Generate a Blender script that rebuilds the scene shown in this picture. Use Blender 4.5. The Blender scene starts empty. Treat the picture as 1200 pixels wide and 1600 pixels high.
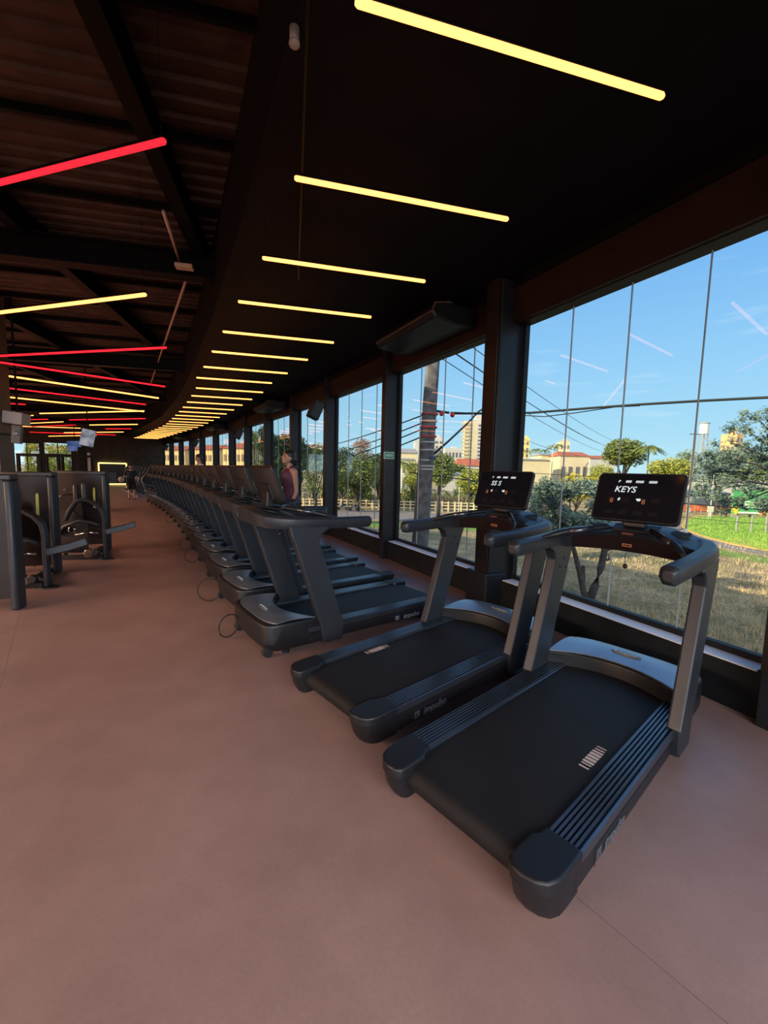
import bpy, bmesh, math, random
from mathutils import Vector, Matrix
R = math.radians
random.seed(7)
scene = bpy.context.scene
COL = scene.collection

# ------------------------------------------------------------------ camera
FPX, CX, CY, H = 650.0, 600.0, 800.0, 1.7
PITCH, ROLL = R(5.67), R(1.35)
_f = Vector((0, math.cos(PITCH), -math.sin(PITCH)))
_r0 = Vector((1, 0, 0)); _u0 = _r0.cross(_f)
_r = _r0 * math.cos(ROLL) + _u0 * math.sin(ROLL)
_u = -_r0 * math.sin(ROLL) + _u0 * math.cos(ROLL)
cam_d = bpy.data.cameras.new('camera'); cam = bpy.data.objects.new('camera', cam_d); COL.objects.link(cam)
cam_d.sensor_fit = 'HORIZONTAL'; cam_d.sensor_width = 36.0; cam_d.lens = 36.0 * FPX / 1200.0
cam_d.clip_start = 0.05; cam_d.clip_end = 3000
m = Matrix((( _r.x, _u.x, -_f.x, 0), (_r.y, _u.y, -_f.y, 0), (_r.z, _u.z, -_f.z, H), (0, 0, 0, 1)))
cam.matrix_world = m
scene.camera = cam

def at(x, y, Y):
    """world point seen at photo pixel (x, y) at depth Y metres north of the camera"""
    d = _f * FPX + _r * (x - CX) - _u * (y - CY)
    return Vector((0, 0, H)) + d * (Y / d.y)
def onz(x, y, z):
    d = _f * FPX + _r * (x - CX) - _u * (y - CY)
    return Vector((0, 0, H)) + d * ((z - H) / d.z)

# ------------------------------------------------------------------ colour management, world, sun
scene.view_settings.view_transform = 'Standard'
scene.view_settings.look = 'None'
scene.view_settings.exposure = 0.0
scene.view_settings.gamma = 1.0
scene.view_settings.use_curve_mapping = False
scene.render.film_transparent = False
scene.cycles.max_bounces = 8
scene.cycles.transparent_max_bounces = 24
scene.cycles.sample_clamp_indirect = 6.0
scene.cycles.caustics_reflective = False
scene.cycles.caustics_refractive = False

W = bpy.data.worlds.new('sky'); scene.world = W; W.use_nodes = True
nt = W.node_tree; nt.nodes.clear()
def N(nt, t, **k):
    n = nt.nodes.new(t)
    for a, b in k.items(): setattr(n, a, b)
    return n
out = N(nt, 'ShaderNodeOutputWorld'); bg = N(nt, 'ShaderNodeBackground')
tc = N(nt, 'ShaderNodeTexCoord'); sp = N(nt, 'ShaderNodeSeparateXYZ')
nt.links.new(tc.outputs['Generated'], sp.inputs[0])
rp = N(nt, 'ShaderNodeValToRGB')
els = rp.color_ramp.elements
els[0].position = 0.0; els[0].color = (0.52, 0.78, 0.86, 1)
els[1].position = 1.0; els[1].color = (0.07, 0.22, 0.62, 1)
for p, c in ((0.08, (0.40, 0.69, 0.87, 1)), (0.22, (0.29, 0.58, 0.88, 1)), (0.42, (0.165, 0.42, 0.82, 1))):
    e = els.new(p); e.color = c
nt.links.new(sp.outputs['Z'], rp.inputs[0])
# the sky is brighter and warmer on the side of the low sun, behind the camera
dp = N(nt, 'ShaderNodeVectorMath', operation='DOT_PRODUCT'); dp.inputs[1].default_value = (-0.62, -0.78, 0.05)
nt.links.new(tc.outputs['Generated'], dp.inputs[0])
mr = N(nt, 'ShaderNodeMapRange'); mr.inputs['From Min'].default_value = 0.0; mr.inputs['From Max'].default_value = 1.0
mr.inputs['To Min'].default_value = 0.0; mr.inputs['To Max'].default_value = 1.0
nt.links.new(dp.outputs['Value'], mr.inputs['Value'])
mx = N(nt, 'ShaderNodeMixRGB'); mx.inputs[2].default_value = (1.5, 1.35, 1.25, 1)
nt.links.new(mr.outputs[0], mx.inputs[0]); nt.links.new(rp.outputs[0], mx.inputs[1])
# a few faint cirrus streaks low in the sky
nz = N(nt, 'ShaderNodeTexNoise'); nz.inputs['Scale'].default_value = 5.0; nz.inputs['Detail'].default_value = 5
mp = N(nt, 'ShaderNodeMapping'); mp.inputs['Scale'].default_value = (1, 1, 9)
nt.links.new(tc.outputs['Generated'], mp.inputs[0]); nt.links.new(mp.outputs[0], nz.inputs[0])
cr = N(nt, 'ShaderNodeMapRange'); cr.inputs['From Min'].default_value = 0.60; cr.inputs['From Max'].default_value = 0.85
cr.inputs['To Max'].default_value = 0.35
nt.links.new(nz.outputs[0], cr.inputs['Value'])
mx2 = N(nt, 'ShaderNodeMixRGB'); mx2.inputs[2].default_value = (0.75, 0.88, 0.95, 1)
nt.links.new(cr.outputs[0], mx2.inputs[0]); nt.links.new(mx.outputs[0], mx2.inputs[1])
nt.links.new(mx2.outputs[0], bg.inputs[0]); bg.inputs[1].default_value = 1.18
nt.links.new(bg.outputs[0], out.inputs[0])

sd = bpy.data.lights.new('sun', 'SUN'); sun = bpy.data.objects.new('sun', sd); COL.objects.link(sun)
sd.energy = 7.0; sd.color = (1.0, 0.80, 0.50); sd.angle = R(0.6)
sdir = Vector((math.cos(R(22)) * math.cos(R(22)), math.sin(R(22)) * math.cos(R(22)), -math.sin(R(22))))
sun.rotation_euler = sdir.to_track_quat('-Z', 'Y').to_euler()
sun.location = (-10, -10, 30)

def fill_light(name, loc, rz, size, size_y, energy, col, down, spread):
    l = bpy.data.lights.new(name, 'AREA'); o = bpy.data.objects.new(name, l); COL.objects.link(o)
    l.shape = 'RECTANGLE'; l.size = size; l.size_y = size_y; l.energy = energy; l.color = col
    o.location = loc; o.rotation_euler = (R(90 - down), 0, rz); l.spread = R(spread)
    return o
# unseen fill lights, added behind the camera and at left to brighten the room
fill_light('fill_back', (-1.2, -5.4, 2.1), R(26.0), 12.0, 3.4, 560, (0.92, 0.95, 1.0), 38, 110)
fill_light('fill_left', (-20.0, 7.8, 3.9), R(-52.0), 34.0, 1.6, 3900, (1.0, 0.66, 0.46), 50, 98)

# ------------------------------------------------------------------ materials
MATS = {}
def mat(name, col, rough=0.5, metal=0.0, bump=0.0, bscale=60.0, var=0.0, vscale=4.0, spec=0.5, coat=0.0, emit=None, estr=0.0, col2=None, alpha=None):
    if name in MATS: return MATS[name]
    mt = bpy.data.materials.new(name); mt.use_nodes = True
    t = mt.node_tree; b = t.nodes['Principled BSDF']
    b.inputs['Base Color'].default_value = (*col, 1); b.inputs['Roughness'].default_value = rough
    b.inputs['Metallic'].default_value = metal; b.inputs['Specular IOR Level'].default_value = spec
    b.inputs['Coat Weight'].default_value = coat
    tcn = N(t, 'ShaderNodeTexCoord')
    if var > 0 or col2:
        n = N(t, 'ShaderNodeTexNoise'); n.inputs['Scale'].default_value = vscale; n.inputs['Detail'].default_value = 6
        t.links.new(tcn.outputs['Object'], n.inputs['Vector'])
        r = N(t, 'ShaderNodeValToRGB'); r.color_ramp.elements[0].position = 0.35; r.color_ramp.elements[1].position = 0.68
        c2 = col2 or tuple(min(1, c * (1 + var)) for c in col)
        c1 = col if col2 else tuple(c * (1 - var) for c in col)
        r.color_ramp.elements[0].color = (*c1, 1); r.color_ramp.elements[1].color = (*c2, 1)
        t.links.new(n.outputs['Fac'], r.inputs[0]); t.links.new(r.outputs[0], b.inputs['Base Color'])
    if bump > 0:
        n2 = N(t, 'ShaderNodeTexNoise'); n2.inputs['Scale'].default_value = bscale; n2.inputs['Detail'].default_value = 4
        t.links.new(tcn.outputs['Object'], n2.inputs['Vector'])
        bp = N(t, 'ShaderNodeBump'); bp.inputs['Strength'].default_value = bump; bp.inputs['Distance'].default_value = 0.01
        t.links.new(n2.outputs['Fac'], bp.inputs['Height']); t.links.new(bp.outputs[0], b.inputs['Normal'])
    if emit:
        b.inputs['Emission Color'].default_value = (*emit, 1); b.inputs['Emission Strength'].default_value = estr
    MATS[name] = mt
    return mt

def floor_material():
    mt = bpy.data.materials.new('rose_brown_vinyl'); mt.use_nodes = True
    t = mt.node_tree; b = t.nodes['Principled BSDF']
    g = N(t, 'ShaderNodeNewGeometry')
    n = N(t, 'ShaderNodeTexNoise'); n.inputs['Scale'].default_value = 1.3; n.inputs['Detail'].default_value = 8; n.inputs['Roughness'].default_value = 0.65
    t.links.new(g.outputs['Position'], n.inputs['Vector'])
    r = N(t, 'ShaderNodeValToRGB'); r.color_ramp.elements[0].position = 0.3; r.color_ramp.elements[1].position = 0.72
    r.color_ramp.elements[0].color = (0.275, 0.163, 0.140, 1); r.color_ramp.elements[1].color = (0.385, 0.238, 0.208, 1)
    t.links.new(n.outputs['Fac'], r.inputs[0])
    n3 = N(t, 'ShaderNodeTexNoise'); n3.inputs['Scale'].default_value = 60; n3.inputs['Detail'].default_value = 3
    t.links.new(g.outputs['Position'], n3.inputs['Vector'])
    mm = N(t, 'ShaderNodeMixRGB', blend_type='OVERLAY'); mm.inputs[0].default_value = 0.12
    t.links.new(r.outputs[0], mm.inputs[1]); t.links.new(n3.outputs['Fac'], mm.inputs[2])
    # welded seams between the sheets
    vr = N(t, 'ShaderNodeVectorRotate', rotation_type='Z_AXIS'); vr.inputs['Angle'].default_value = R(52)
    t.links.new(g.outputs['Position'], vr.inputs['Vector'])
    sx = N(t, 'ShaderNodeSeparateXYZ'); t.links.new(vr.outputs[0], sx.inputs[0])
    dv = N(t, 'ShaderNodeMath', operation='DIVIDE'); dv.inputs[1].default_value = 2.0
    ad = N(t, 'ShaderNodeMath', operation='ADD'); ad.inputs[1].default_value = 0.42
    t.links.new(sx.outputs['Y'], ad.inputs[0]); t.links.new(ad.outputs[0], dv.inputs[0])
    fr = N(t, 'ShaderNodeMath', operation='FRACT'); t.links.new(dv.outputs[0], fr.inputs[0])
    lt = N(t, 'ShaderNodeMath', operation='LESS_THAN'); lt.inputs[1].default_value = 0.0022
    t.links.new(fr.outputs[0], lt.inputs[0])
    ms = N(t, 'ShaderNodeMixRGB'); ms.inputs[2].default_value = (0.20, 0.12, 0.10, 1)
    t.links.new(lt.outputs[0], ms.inputs[0]); t.links.new(mm.outputs[0], ms.inputs[1])
    t.links.new(ms.outputs[0], b.inputs['Base Color'])
    n2 = N(t, 'ShaderNodeTexNoise'); n2.inputs['Scale'].default_value = 14; n2.inputs['Detail'].default_value = 5
    t.links.new(g.outputs['Position'], n2.inputs['Vector'])
    bp = N(t, 'ShaderNodeBump'); bp.inputs['Strength'].default_value = 0.08; bp.inputs['Distance'].default_value = 0.01
    t.links.new(n2.outputs['Fac'], bp.inputs['Height']); t.links.new(bp.outputs[0], b.inputs['Normal'])
    b.inputs['Roughness'].default_value = 0.37; b.inputs['Specular IOR Level'].default_value = 0.5
    return mt

def glass_material(name, tint=(0.93, 0.97, 0.96), ior=1.56):
    mt = bpy.data.materials.new(name); mt.use_nodes = True
    t = mt.node_tree; t.nodes.clear()
    o = N(t, 'ShaderNodeOutputMaterial'); mixn = N(t, 'ShaderNodeMixShader'); fz = N(t, 'ShaderNodeFresnel')
    fz.inputs['IOR'].default_value = ior
    tr = N(t, 'ShaderNodeBsdfTransparent'); tr.inputs[0].default_value = (*tint, 1)
    gl = N(t, 'ShaderNodeBsdfGlossy'); gl.inputs['Roughness'].default_value = 0.0; gl.inputs[0].default_value = (0.9, 0.9, 0.9, 1)
    g = N(t, 'ShaderNodeNewGeometry'); mi = N(t, 'ShaderNodeMapRange')
    mi.inputs['To Min'].default_value = ior; mi.inputs['To Max'].default_value = 1.0 / ior
    t.links.new(g.outputs['Backfacing'], mi.inputs['Value']); t.links.new(mi.outputs[0], fz.inputs['IOR'])
    t.links.new(fz.outputs[0], mixn.inputs[0]); t.links.new(tr.outputs[0], mixn.inputs[1]); t.links.new(gl.outputs[0], mixn.inputs[2])
    t.links.new(mixn.outputs[0], o.inputs[0])
    return mt

def emission(name, col, s):
    mt = bpy.data.materials.new(name); mt.use_nodes = True
    t = mt.node_tree; t.nodes.clear()
    o = N(t, 'ShaderNodeOutputMaterial'); e = N(t, 'ShaderNodeEmission')
    e.inputs[0].default_value = (*col, 1); e.inputs[1].default_value = s
    t.links.new(e.outputs[0], o.inputs[0]); MATS[name] = mt
    return mt

M_FLOOR = floor_material()
M_GLASS = glass_material('window_glass')
M_STEEL = mat('charcoal_steel', (0.018, 0.019, 0.024), 0.38, 0.0, 0.05, 40, 0.15, spec=0.3)
M_STEELIN = mat('warm_lit_steel', (0.026, 0.017, 0.015), 0.34, 0.0, 0.04, 30, 0.15, spec=0.35)
M_HEADER = mat('brown_header_paint', (0.030, 0.016, 0.012), 0.45, 0, 0.05, 20, 0.2, spec=0.3)
M_BLACKWALL = mat('black_spandrel', (0.014, 0.016, 0.018), 0.5, 0, 0.05, 30, 0.2, spec=0.22)
M_SILL = mat('pale_aluminium_sill', (0.88, 0.90, 0.92), 0.5, 0.0, 0.03, 50, 0.08)
M_JOINT = mat('glass_joint_silicone', (0.42, 0.44, 0.44), 0.5)
M_CEIL = mat('matt_black_ceiling', (0.005, 0.0042, 0.0048), 0.7, 0, 0.05, 10, 0.2, spec=0.12)
M_ROOF = mat('grey_steel_roof_deck', (0.058, 0.031, 0.022), 0.5, 0.2, 0.1, 8, 0.25, spec=0.2)
M_BEAM = mat('black_beam_paint', (0.004, 0.0034, 0.0034), 0.5, 0, 0.05, 10, 0.2, spec=0.12)
M_WALL = mat('dark_brown_wall', (0.075, 0.058, 0.046), 0.7, 0, 0.1, 10, 0.2, spec=0.2)
M_PLASTIC = mat('matt_black_plastic', (0.010, 0.0105, 0.013), 0.42, 0, 0.12, 260, 0.1)
M_HOOD = mat('satin_charcoal_hood', (0.36, 0.38, 0.42), 0.32, 0.75, 0.04, 300, 0.1)
M_FRAMEGR = mat('dark_grey_powder_coat', (0.046, 0.050, 0.060), 0.42, 0.5, 0.05, 200, 0.1)
M_RAIL = mat('brushed_dark_rail', (0.13, 0.14, 0.165), 0.27, 0.85, 0.04, 150, 0.1)
M_BELT = mat('black_rubber_belt', (0.009, 0.0085, 0.010), 0.62, 0, 0.3, 420, 0.15, spec=0.35)
M_SCREEN = mat('glossy_screen_glass', (0.010, 0.010, 0.014), 0.10, 0, 0, 1)
M_RUBBER = mat('black_rubber', (0.010, 0.010, 0.011), 0.7)
M_SILVER = mat('grey_lettering', (0.16, 0.17, 0.19), 0.35, 0.3)
M_SILVERB = mat('bright_lettering', (0.42, 0.44, 0.47), 0.35, 0.3)
M_WHITEMARK = mat('white_belt_print', (0.62, 0.50, 0.46), 0.6)
M_ORANGE = mat('orange_sticker', (0.75, 0.22, 0.08), 0.5)
M_CHROME = mat('chrome', (0.6, 0.6, 0.6), 0.15, 1.0)
M_VINYL = mat('black_upholstery', (0.020, 0.016, 0.016), 0.38, 0, 0.15, 120, 0.15)
M_SHROUD = mat('dark_brown_smoked_panel', (0.022, 0.013, 0.013), 0.34, 0, 0.03, 20, 0.15, spec=0.3)
M_WHITE = mat('white_plastic', (0.75, 0.75, 0.73), 0.5)
M_LED = emission('warm_led', (1.0, 0.30, 0.066), 5.0)
M_LEDR = emission('red_led', (1.0, 0.012, 0.022), 2.6)
M_TXT = emission('display_white', (0.9, 0.95, 1.0), 0.85)
M_TXTO = emission('display_orange', (0.9, 0.28, 0.12), 0.35)

# ------------------------------------------------------------------ mesh helpers
def finish(name, bm, m, parent=None, bevel=0.0, smooth=False, segs=2, mw=None):
    me = bpy.data.meshes.new(name); bmesh.ops.recalc_face_normals(bm, faces=bm.faces[:]); bm.to_mesh(me); bm.free()
    if m: me.materials.append(m)
    o = bpy.data.objects.new(name, me); COL.objects.link(o)
    if parent: o.parent = parent
    if bevel > 0:
        b = o.modifiers.new('bevel', 'BEVEL'); b.width = bevel; b.segments = segs; b.limit_method = 'ANGLE'; b.angle_limit = R(32)
        b.harden_normals = False
    if smooth:
        for p in me.polygons: p.use_smooth = True
        if smooth == 'auto':
            me.set_sharp_from_angle(angle=R(38))
    return o
def box(bm, c, s, rot=None, rz=0.0):
    x, y, z = s[0] / 2, s[1] / 2, s[2] / 2
    c = Vector(c); rm = rot if rot else Matrix.Rotation(rz, 3, 'Z')
    vs = [bm.verts.new(c + rm @ Vector(p)) for p in ((-x,-y,-z),(x,-y,-z),(x,y,-z),(-x,y,-z),(-x,-y,z),(x,-y,z),(x,y,z),(-x,y,z))]
    for f in ((0,3,2,1),(4,5,6,7),(0,1,5,4),(1,2,6,5),(2,3,7,6),(3,0,4,7)): bm.faces.new([vs[i] for i in f])
def prism(bm, pts, vec):
    """polygon pts (3-D) extruded along vec"""
    vec = Vector(vec); a = [bm.verts.new(Vector(p)) for p in pts]; b = [bm.verts.new(Vector(p) + vec) for p in pts]
    n = len(a); bm.faces.new(a[::-1]); bm.faces.new(b)
    for i in range(n): bm.faces.new((a[i], a[(i+1)%n], b[(i+1)%n], b[i]))
def loft(bm, rings, cap=True, closed=True):
    vr = [[bm.verts.new(Vector(p)) for p in r] for r in rings]
    for a, b in zip(vr[:-1], vr[1:]):
        n = len(a)
        for i in range(n if closed else n - 1):
            j = (i + 1) % n; bm.faces.new((a[i], a[j], b[j], b[i]))
    if cap: bm.faces.new(vr[0][::-1]); bm.faces.new(vr[-1])
def frames(pts, up=Vector((0, 0, 1))):
    pts = [Vector(p) for p in pts]; out = []
    for i, p in enumerate(pts):
        t = (pts[min(i+1, len(pts)-1)] - pts[max(i-1, 0)]).normalized()
        u = up if abs(t.dot(up)) < 0.97 else Vector((1, 0, 0))
        s = t.cross(u).normalized(); v = s.cross(t).normalized(); out.append((p, s, v))
    return out
def tube(bm, pts, r, seg=8, cap=True, up=Vector((0, 0, 1))):
    rs = r if isinstance(r, (list, tuple)) else [r] * len(pts)
    loft(bm, [[p + (s * math.cos(2*math.pi*k/seg) + v * math.sin(2*math.pi*k/seg)) * rr for k in range(seg)] for (p, s, v), rr in zip(frames(pts, up), rs)], cap)
def sweep(bm, pts, prof, up=Vector((0, 0, 1)), scales=None):
    sc = scales or [1] * len(pts)
    loft(bm, [[p + s * a * k + v * b * k for a, b in prof] for (p, s, v), k in zip(frames(pts, up), sc)])
def ellips(bm, c, r, rot=None, seg=14, rings=9):
    c = Vector(c); rm = rot or Matrix.Identity(3)
    rr = []
    for i in range(1, rings):
        a = math.pi * i / rings
        rr.append([c + rm @ Vector((r[0]*math.sin(a)*math.cos(2*math.pi*k/seg), r[1]*math.sin(a)*math.sin(2*math.pi*k/seg), r[2]*math.cos(a))) for k in range(seg)])
    top = bm.verts.new(c + rm @ Vector((0, 0, r[2]))); bot = bm.verts.new(c + rm @ Vector((0, 0, -r[2])))
    vr = [[bm.verts.new(p) for p in q] for q in rr]
    for i in range(seg):
        j = (i+1) % seg
        bm.faces.new((top, vr[0][i], vr[0][j])); bm.faces.new((bot, vr[-1][j], vr[-1][i]))
    for a, b in zip(vr[:-1], vr[1:]):
        for i in range(seg):
            j = (i+1) % seg; bm.faces.new((a[i], b[i], b[j], a[j]))
def rrect(w, h, r, n=5):
    pts = []
    for cx_, cy_, a0 in ((w/2-r, h/2-r, 0), (-w/2+r, h/2-r, 90), (-w/2+r, -h/2+r, 180), (w/2-r, -h/2+r, 270)):
        for k in range(n+1):
            a = R(a0 + 90*k/n); pts.append((cx_ + r*math.cos(a), cy_ + r*math.sin(a)))
    return pts
def empty(name, loc, rz=0.0, label=None, cat=None, group=None, kind=None):
    o = bpy.data.objects.new(name, None); COL.objects.link(o); o.location = loc; o.rotation_euler = (0, 0, rz); o.empty_display_size = 0.2
    return tag(o, label, cat, group, kind)
def tag(o, label=None, cat=None, group=None, kind=None):
    if label: o['label'] = label
    if cat: o['category'] = cat
    if group: o['group'] = group
    if kind: o['kind'] = kind
    return o
def copy_tree(o, parent=None):
    c = o.copy(); COL.objects.link(c); c.parent = parent
    for ch in list(o.children): copy_tree(ch, c)
    return c

def text(name, s, size, m, parent, loc, rot, ext=0.001, shear=0.0, align='CENTER', sx=1.0, bold=0.0):
    cu = bpy.data.curves.new(name, 'FONT'); cu.body = s; cu.size = size; cu.extrude = ext; cu.shear = shear
    cu.align_x = align; cu.align_y = 'CENTER'; cu.offset = bold; cu.materials.append(m); cu.resolution_u = 3
    tmp = bpy.data.objects.new(name, cu); COL.objects.link(tmp)
    me = bpy.data.meshes.new_from_object(tmp); bpy.data.objects.remove(tmp)
    if not me.materials: me.materials.append(m)
    o = bpy.data.objects.new(name, me); COL.objects.link(o); o.parent = parent; o.location = loc; o.rotation_euler = rot; o.scale = (sx, 1, 1)
    return o

# ------------------------------------------------------------------ room shell
NODES = [Vector(p) for p in ((5.02, -2.62), (3.93, 0.07), (2.75, 2.72), (1.48, 5.32), (0.06, 8.05), (-1.45, 10.80), (-2.92, 13.42),
         (-4.53, 16.13), (-6.19, 18.80), (-7.87, 21.47), (-9.73, 24.01), (-11.61, 26.54), (-13.46, 29.09), (-15.40, 31.57), (-17.38, 34.02), (-19.39, 36.44))]
CEIL, ROOF = 4.0, 4.95
BACKL = Vector((-8.0, -9.0)); ENDL = Vector((-34.0, 24.2))
def lerp(a, b, t): return a + (b - a) * t
def outward(i):
    a = NODES[max(i-1, 0)]; b = NODES[min(i+1, len(NODES)-1)]; d = (b - a).normalized()
    return Vector((d.y, -d.x))
def off(i, k): return NODES[i] + outward(i) * k
def strip(bm, o0, o1, z0, z1, i0=0, i1=None):
    """solid band that follows the curved facade between two offsets"""
    i1 = len(NODES) - 1 if i1 is None else i1
    rings = []
    for i in range(i0, i1 + 1):
        a, b = off(i, o0), off(i, o1)
        rings.append([(a.x, a.y, z0), (b.x, b.y, z0), (b.x, b.y, z1), (a.x, a.y, z1)])
    loft(bm, rings)
floor_poly = [off(i, 0.2) for i in range(len(NODES))] + [ENDL, BACKL]
bm = bmesh.new(); prism(bm, [(p.x, p.y, -0.3) for p in floor_poly], (0, 0, 0.3))
tag(finish('floor', bm, M_FLOOR), kind='structure')
# roof deck with trapezoidal ribs running across the hall
E1 = Vector((math.cos(R(12.5)), math.sin(R(12.5)), 0)); E2 = Vector((-E1.y, E1.x, 0))
def grid(a, b, z): v = E1 * a + E2 * b; return Vector((v.x, v.y, z))
bm = bmesh.new()
prof = []
b0 = -12.0
while b0 < 48:
    prof += [(b0, ROOF), (b0 + 0.09, ROOF), (b0 + 0.11, ROOF + 0.035), (b0 + 0.19, ROOF + 0.035)]
    b0 += 0.21
FAC = [off(i, -3.06) for i in range(len(NODES))]
def a_edge(b_):
    for A, B in zip(FAC[:-1], FAC[1:]):
        ba = -A.x * E1.y + A.y * E1.x; bb = -B.x * E1.y + B.y * E1.x
        if min(ba, bb) <= b_ <= max(ba, bb):
            P = lerp(A, B, (b_ - ba) / (bb - ba)); return P.x * E1.x + P.y * E1.y
    A, B = (FAC[0], FAC[1]) if b_ < 5 else (FAC[-2], FAC[-1])
    ba = -A.x * E1.y + A.y * E1.x; bb = -B.x * E1.y + B.y * E1.x
    P = lerp(A, B, (b_ - ba) / (bb - ba)); return P.x * E1.x + P.y * E1.y
prev = None
for b_, z_ in prof:
    cur = (bm.verts.new(grid(-36, b_, z_)), bm.verts.new(grid(a_edge(b_), b_, z_)))
    if prev: bm.faces.new((prev[0], prev[1], cur[1], cur[0]))
    prev = cur
r = tag(finish('ceiling', bm, M_ROOF), kind='structure')
bm = bmesh.new(); prism(bm, [(p.x, p.y, ROOF + 0.1) for p in floor_poly], (0, 0, 0.25))
tag(finish('ceiling_slab', bm, M_BEAM), kind='structure')
bm = bmesh.new(); strip(bm, 0.2, -3.02, CEIL, CEIL + 0.08)
tag(finish('ceiling_soffit', bm, M_CEIL), kind='structure')
bm = bmesh.new(); strip(bm, -3.02, -3.10, CEIL, ROOF)
tag(finish('trim_21', bm, M_CEIL), kind='structure')
# beams, rafters and purlins under the roof deck
def gbeam(name, a0, b0, a1, b1, w, z0, z1, m=M_BEAM):
    p, q = grid(a0, b0, 0), grid(a1, b1, 0); d = q - p; c = (p + q) / 2
    bm = bmesh.new(); L = d.length; rz = math.atan2(d.y, d.x)
    h = z1 - z0
    box(bm, (c.x, c.y, z0 + 0.012), (L, w, 0.024), rz=rz); box(bm, (c.x, c.y, z1 - 0.012), (L, w, 0.024), rz=rz)
    box(bm, (c.x, c.y, (z0 + z1) / 2), (L, w * 0.16, h - 0.04), rz=rz)
    return tag(finish(name, bm, m), kind='structure')
k = 1
for b_ in (6.75, 13.2, 19.6, 26.0, 32.5):
    lo = a_edge(b_)
    gbeam('trim_%d' % (30 + k), -34, b_, lo, b_, 0.22, 4.38, 4.72); k += 1
for a_ in (-1.30, -3.45, -5.9, -8.4, -11.0, -13.8):
    gbeam('trim_%d' % (30 + k), a_, -8 if a_ > -12 else 2, a_, 20 if a_ < -5 else (12.5 if a_ < -2.5 else 8.0), 0.16, 4.66, ROOF, M_BEAM); k += 1
for j in range(26):
    b_ = -4.0 + 1.25 * j
    lo = a_edge(b_)
    p = grid(-32, b_, 4.90); q = grid(lo, b_, 4.90)
    bm = bmesh.new(); c = (p + q) / 2; box(bm, c, ((q - p).length, 0.05, 0.08), rz=R(12.5))
    tag(finish('trim_%d' % (60 + j), bm, M_BEAM), kind='structure')
# facade: low black wall with a pale ledge, frames, header
bm = bmesh.new(); strip(bm, -0.02, 0.22, -0.25, 0.345)
tag(finish('wall_right', bm, M_BLACKWALL), kind='structure')
bm = bmesh.new(); strip(bm, -0.02, 0.22, CEIL - 0.49, ROOF + 0.2)
tag(finish('wall_header', bm, M_HEADER), kind='structure')
bm = bmesh.new(); strip(bm, -0.05, 0.0, CEIL - 0.09, CEIL)
tag(finish('trim_22', bm, M_CEIL), kind='structure')
def bay_pt(i, t, o): 
    A, B = NODES[i], NODES[i+1]; d = (B - A).normalized(); n = Vector((d.y, -d.x))
    return lerp(A, B, t) + n * o
for i in range(len(NODES) - 1):
    A, B = NODES[i], NODES[i+1]; d = (B - A); L = d.length; rz = math.atan2(d.y, d.x)
    w = empty('window_%d' % (i + 1), (A.x, A.y, 0), rz, kind='structure')
    s0 = 0.09; s1 = L - (0.10 if i != 2 else 0.12)
    # local frame: x along the bay, -y outwards
    bm = bmesh.new()
    box(bm, ((s0+s1)/2, -0.165, 0.37), (s1-s0, 0.07, 0.075)); box(bm, ((s0+s1)/2, -0.12, 3.545), (s1-s0, 0.18, 0.09))
    box(bm, (s0+0.02, -0.165, 1.95), (0.04, 0.07, 3.12)); box(bm, (s1-0.02, -0.165, 1.95), (0.04, 0.07, 3.12))
    finish('window_frame', bm, M_BLACKWALL, w, 0.004)
    bm = bmesh.new(); box(bm, ((s0+s1)/2, -0.048, 0.352), (s1-s0-0.08, 0.165, 0.012)); finish('window_ledge', bm, M_SILL, w, 0.003)
    n = 4
    for q in range(n):
        a = s0 + 0.04 + (s1 - s0 - 0.08) * q / n; b = s0 + 0.04 + (s1 - s0 - 0.08) * (q + 1) / n
        bm = bmesh.new(); vs = [bm.verts.new(p) for p in ((a, -0.165, 0.40), (b - 0.004, -0.165, 0.40), (b - 0.004, -0.165, 3.51), (a, -0.165, 3.51))]; bm.faces.new(vs)
        finish('glass_pane', bm, M_GLASS, w)
        if q < n - 1:
            bm = bmesh.new(); box(bm, (b - 0.002, -0.165, 1.95), (0.007, 0.016, 3.11)); finish('glass_joint', bm, M_JOINT, w)
# columns between the windows
for i in range(len(NODES)):
    P = NODES[i]; o = outward(i); rz = math.atan2(o.y, o.x)
    bm = bmesh.new()
    if i == 3:   # the heavier main column
        c = P - o * 0.0; box(bm, (c.x, c.y, CEIL/2), (0.42, 0.19, CEIL), rz=rz)
        t = Vector((-o.y, o.x)); c2 = P - o * 0.16 + t * 0.12; box(bm, (c2.x, c2.y, CEIL/2), (0.14, 0.10, CEIL), rz=rz)
        c3 = P - o * 0.10 + t * 0.08; box(bm, (c3.x, c3.y, 0.22), (0.34, 0.40, 0.44), rz=rz)
    else:
        c = P - o * 0.02; box(bm, ((P + o*0.02).x, (P + o*0.02).y, CEIL/2), (0.28, 0.15, CEIL), rz=rz)
    tag(finish('trim_%d' % (i + 1), bm, M_STEEL, bevel=0.02 if i == 3 else 0.006), kind='structure')
    # brown sheet that paints warm lamplight on the side towards the room
    bm = bmesh.new(); c = P - o * (0.127 if i != 3 else 0.234); box(bm, (c.x, c.y, CEIL/2 + 0.2), (0.012, 0.145 if i != 3 else 0.16, CEIL - 0.4), rz=rz)
    tag(finish('trim_%d' % (100 + i), bm, M_STEELIN), kind='structure')
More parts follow.
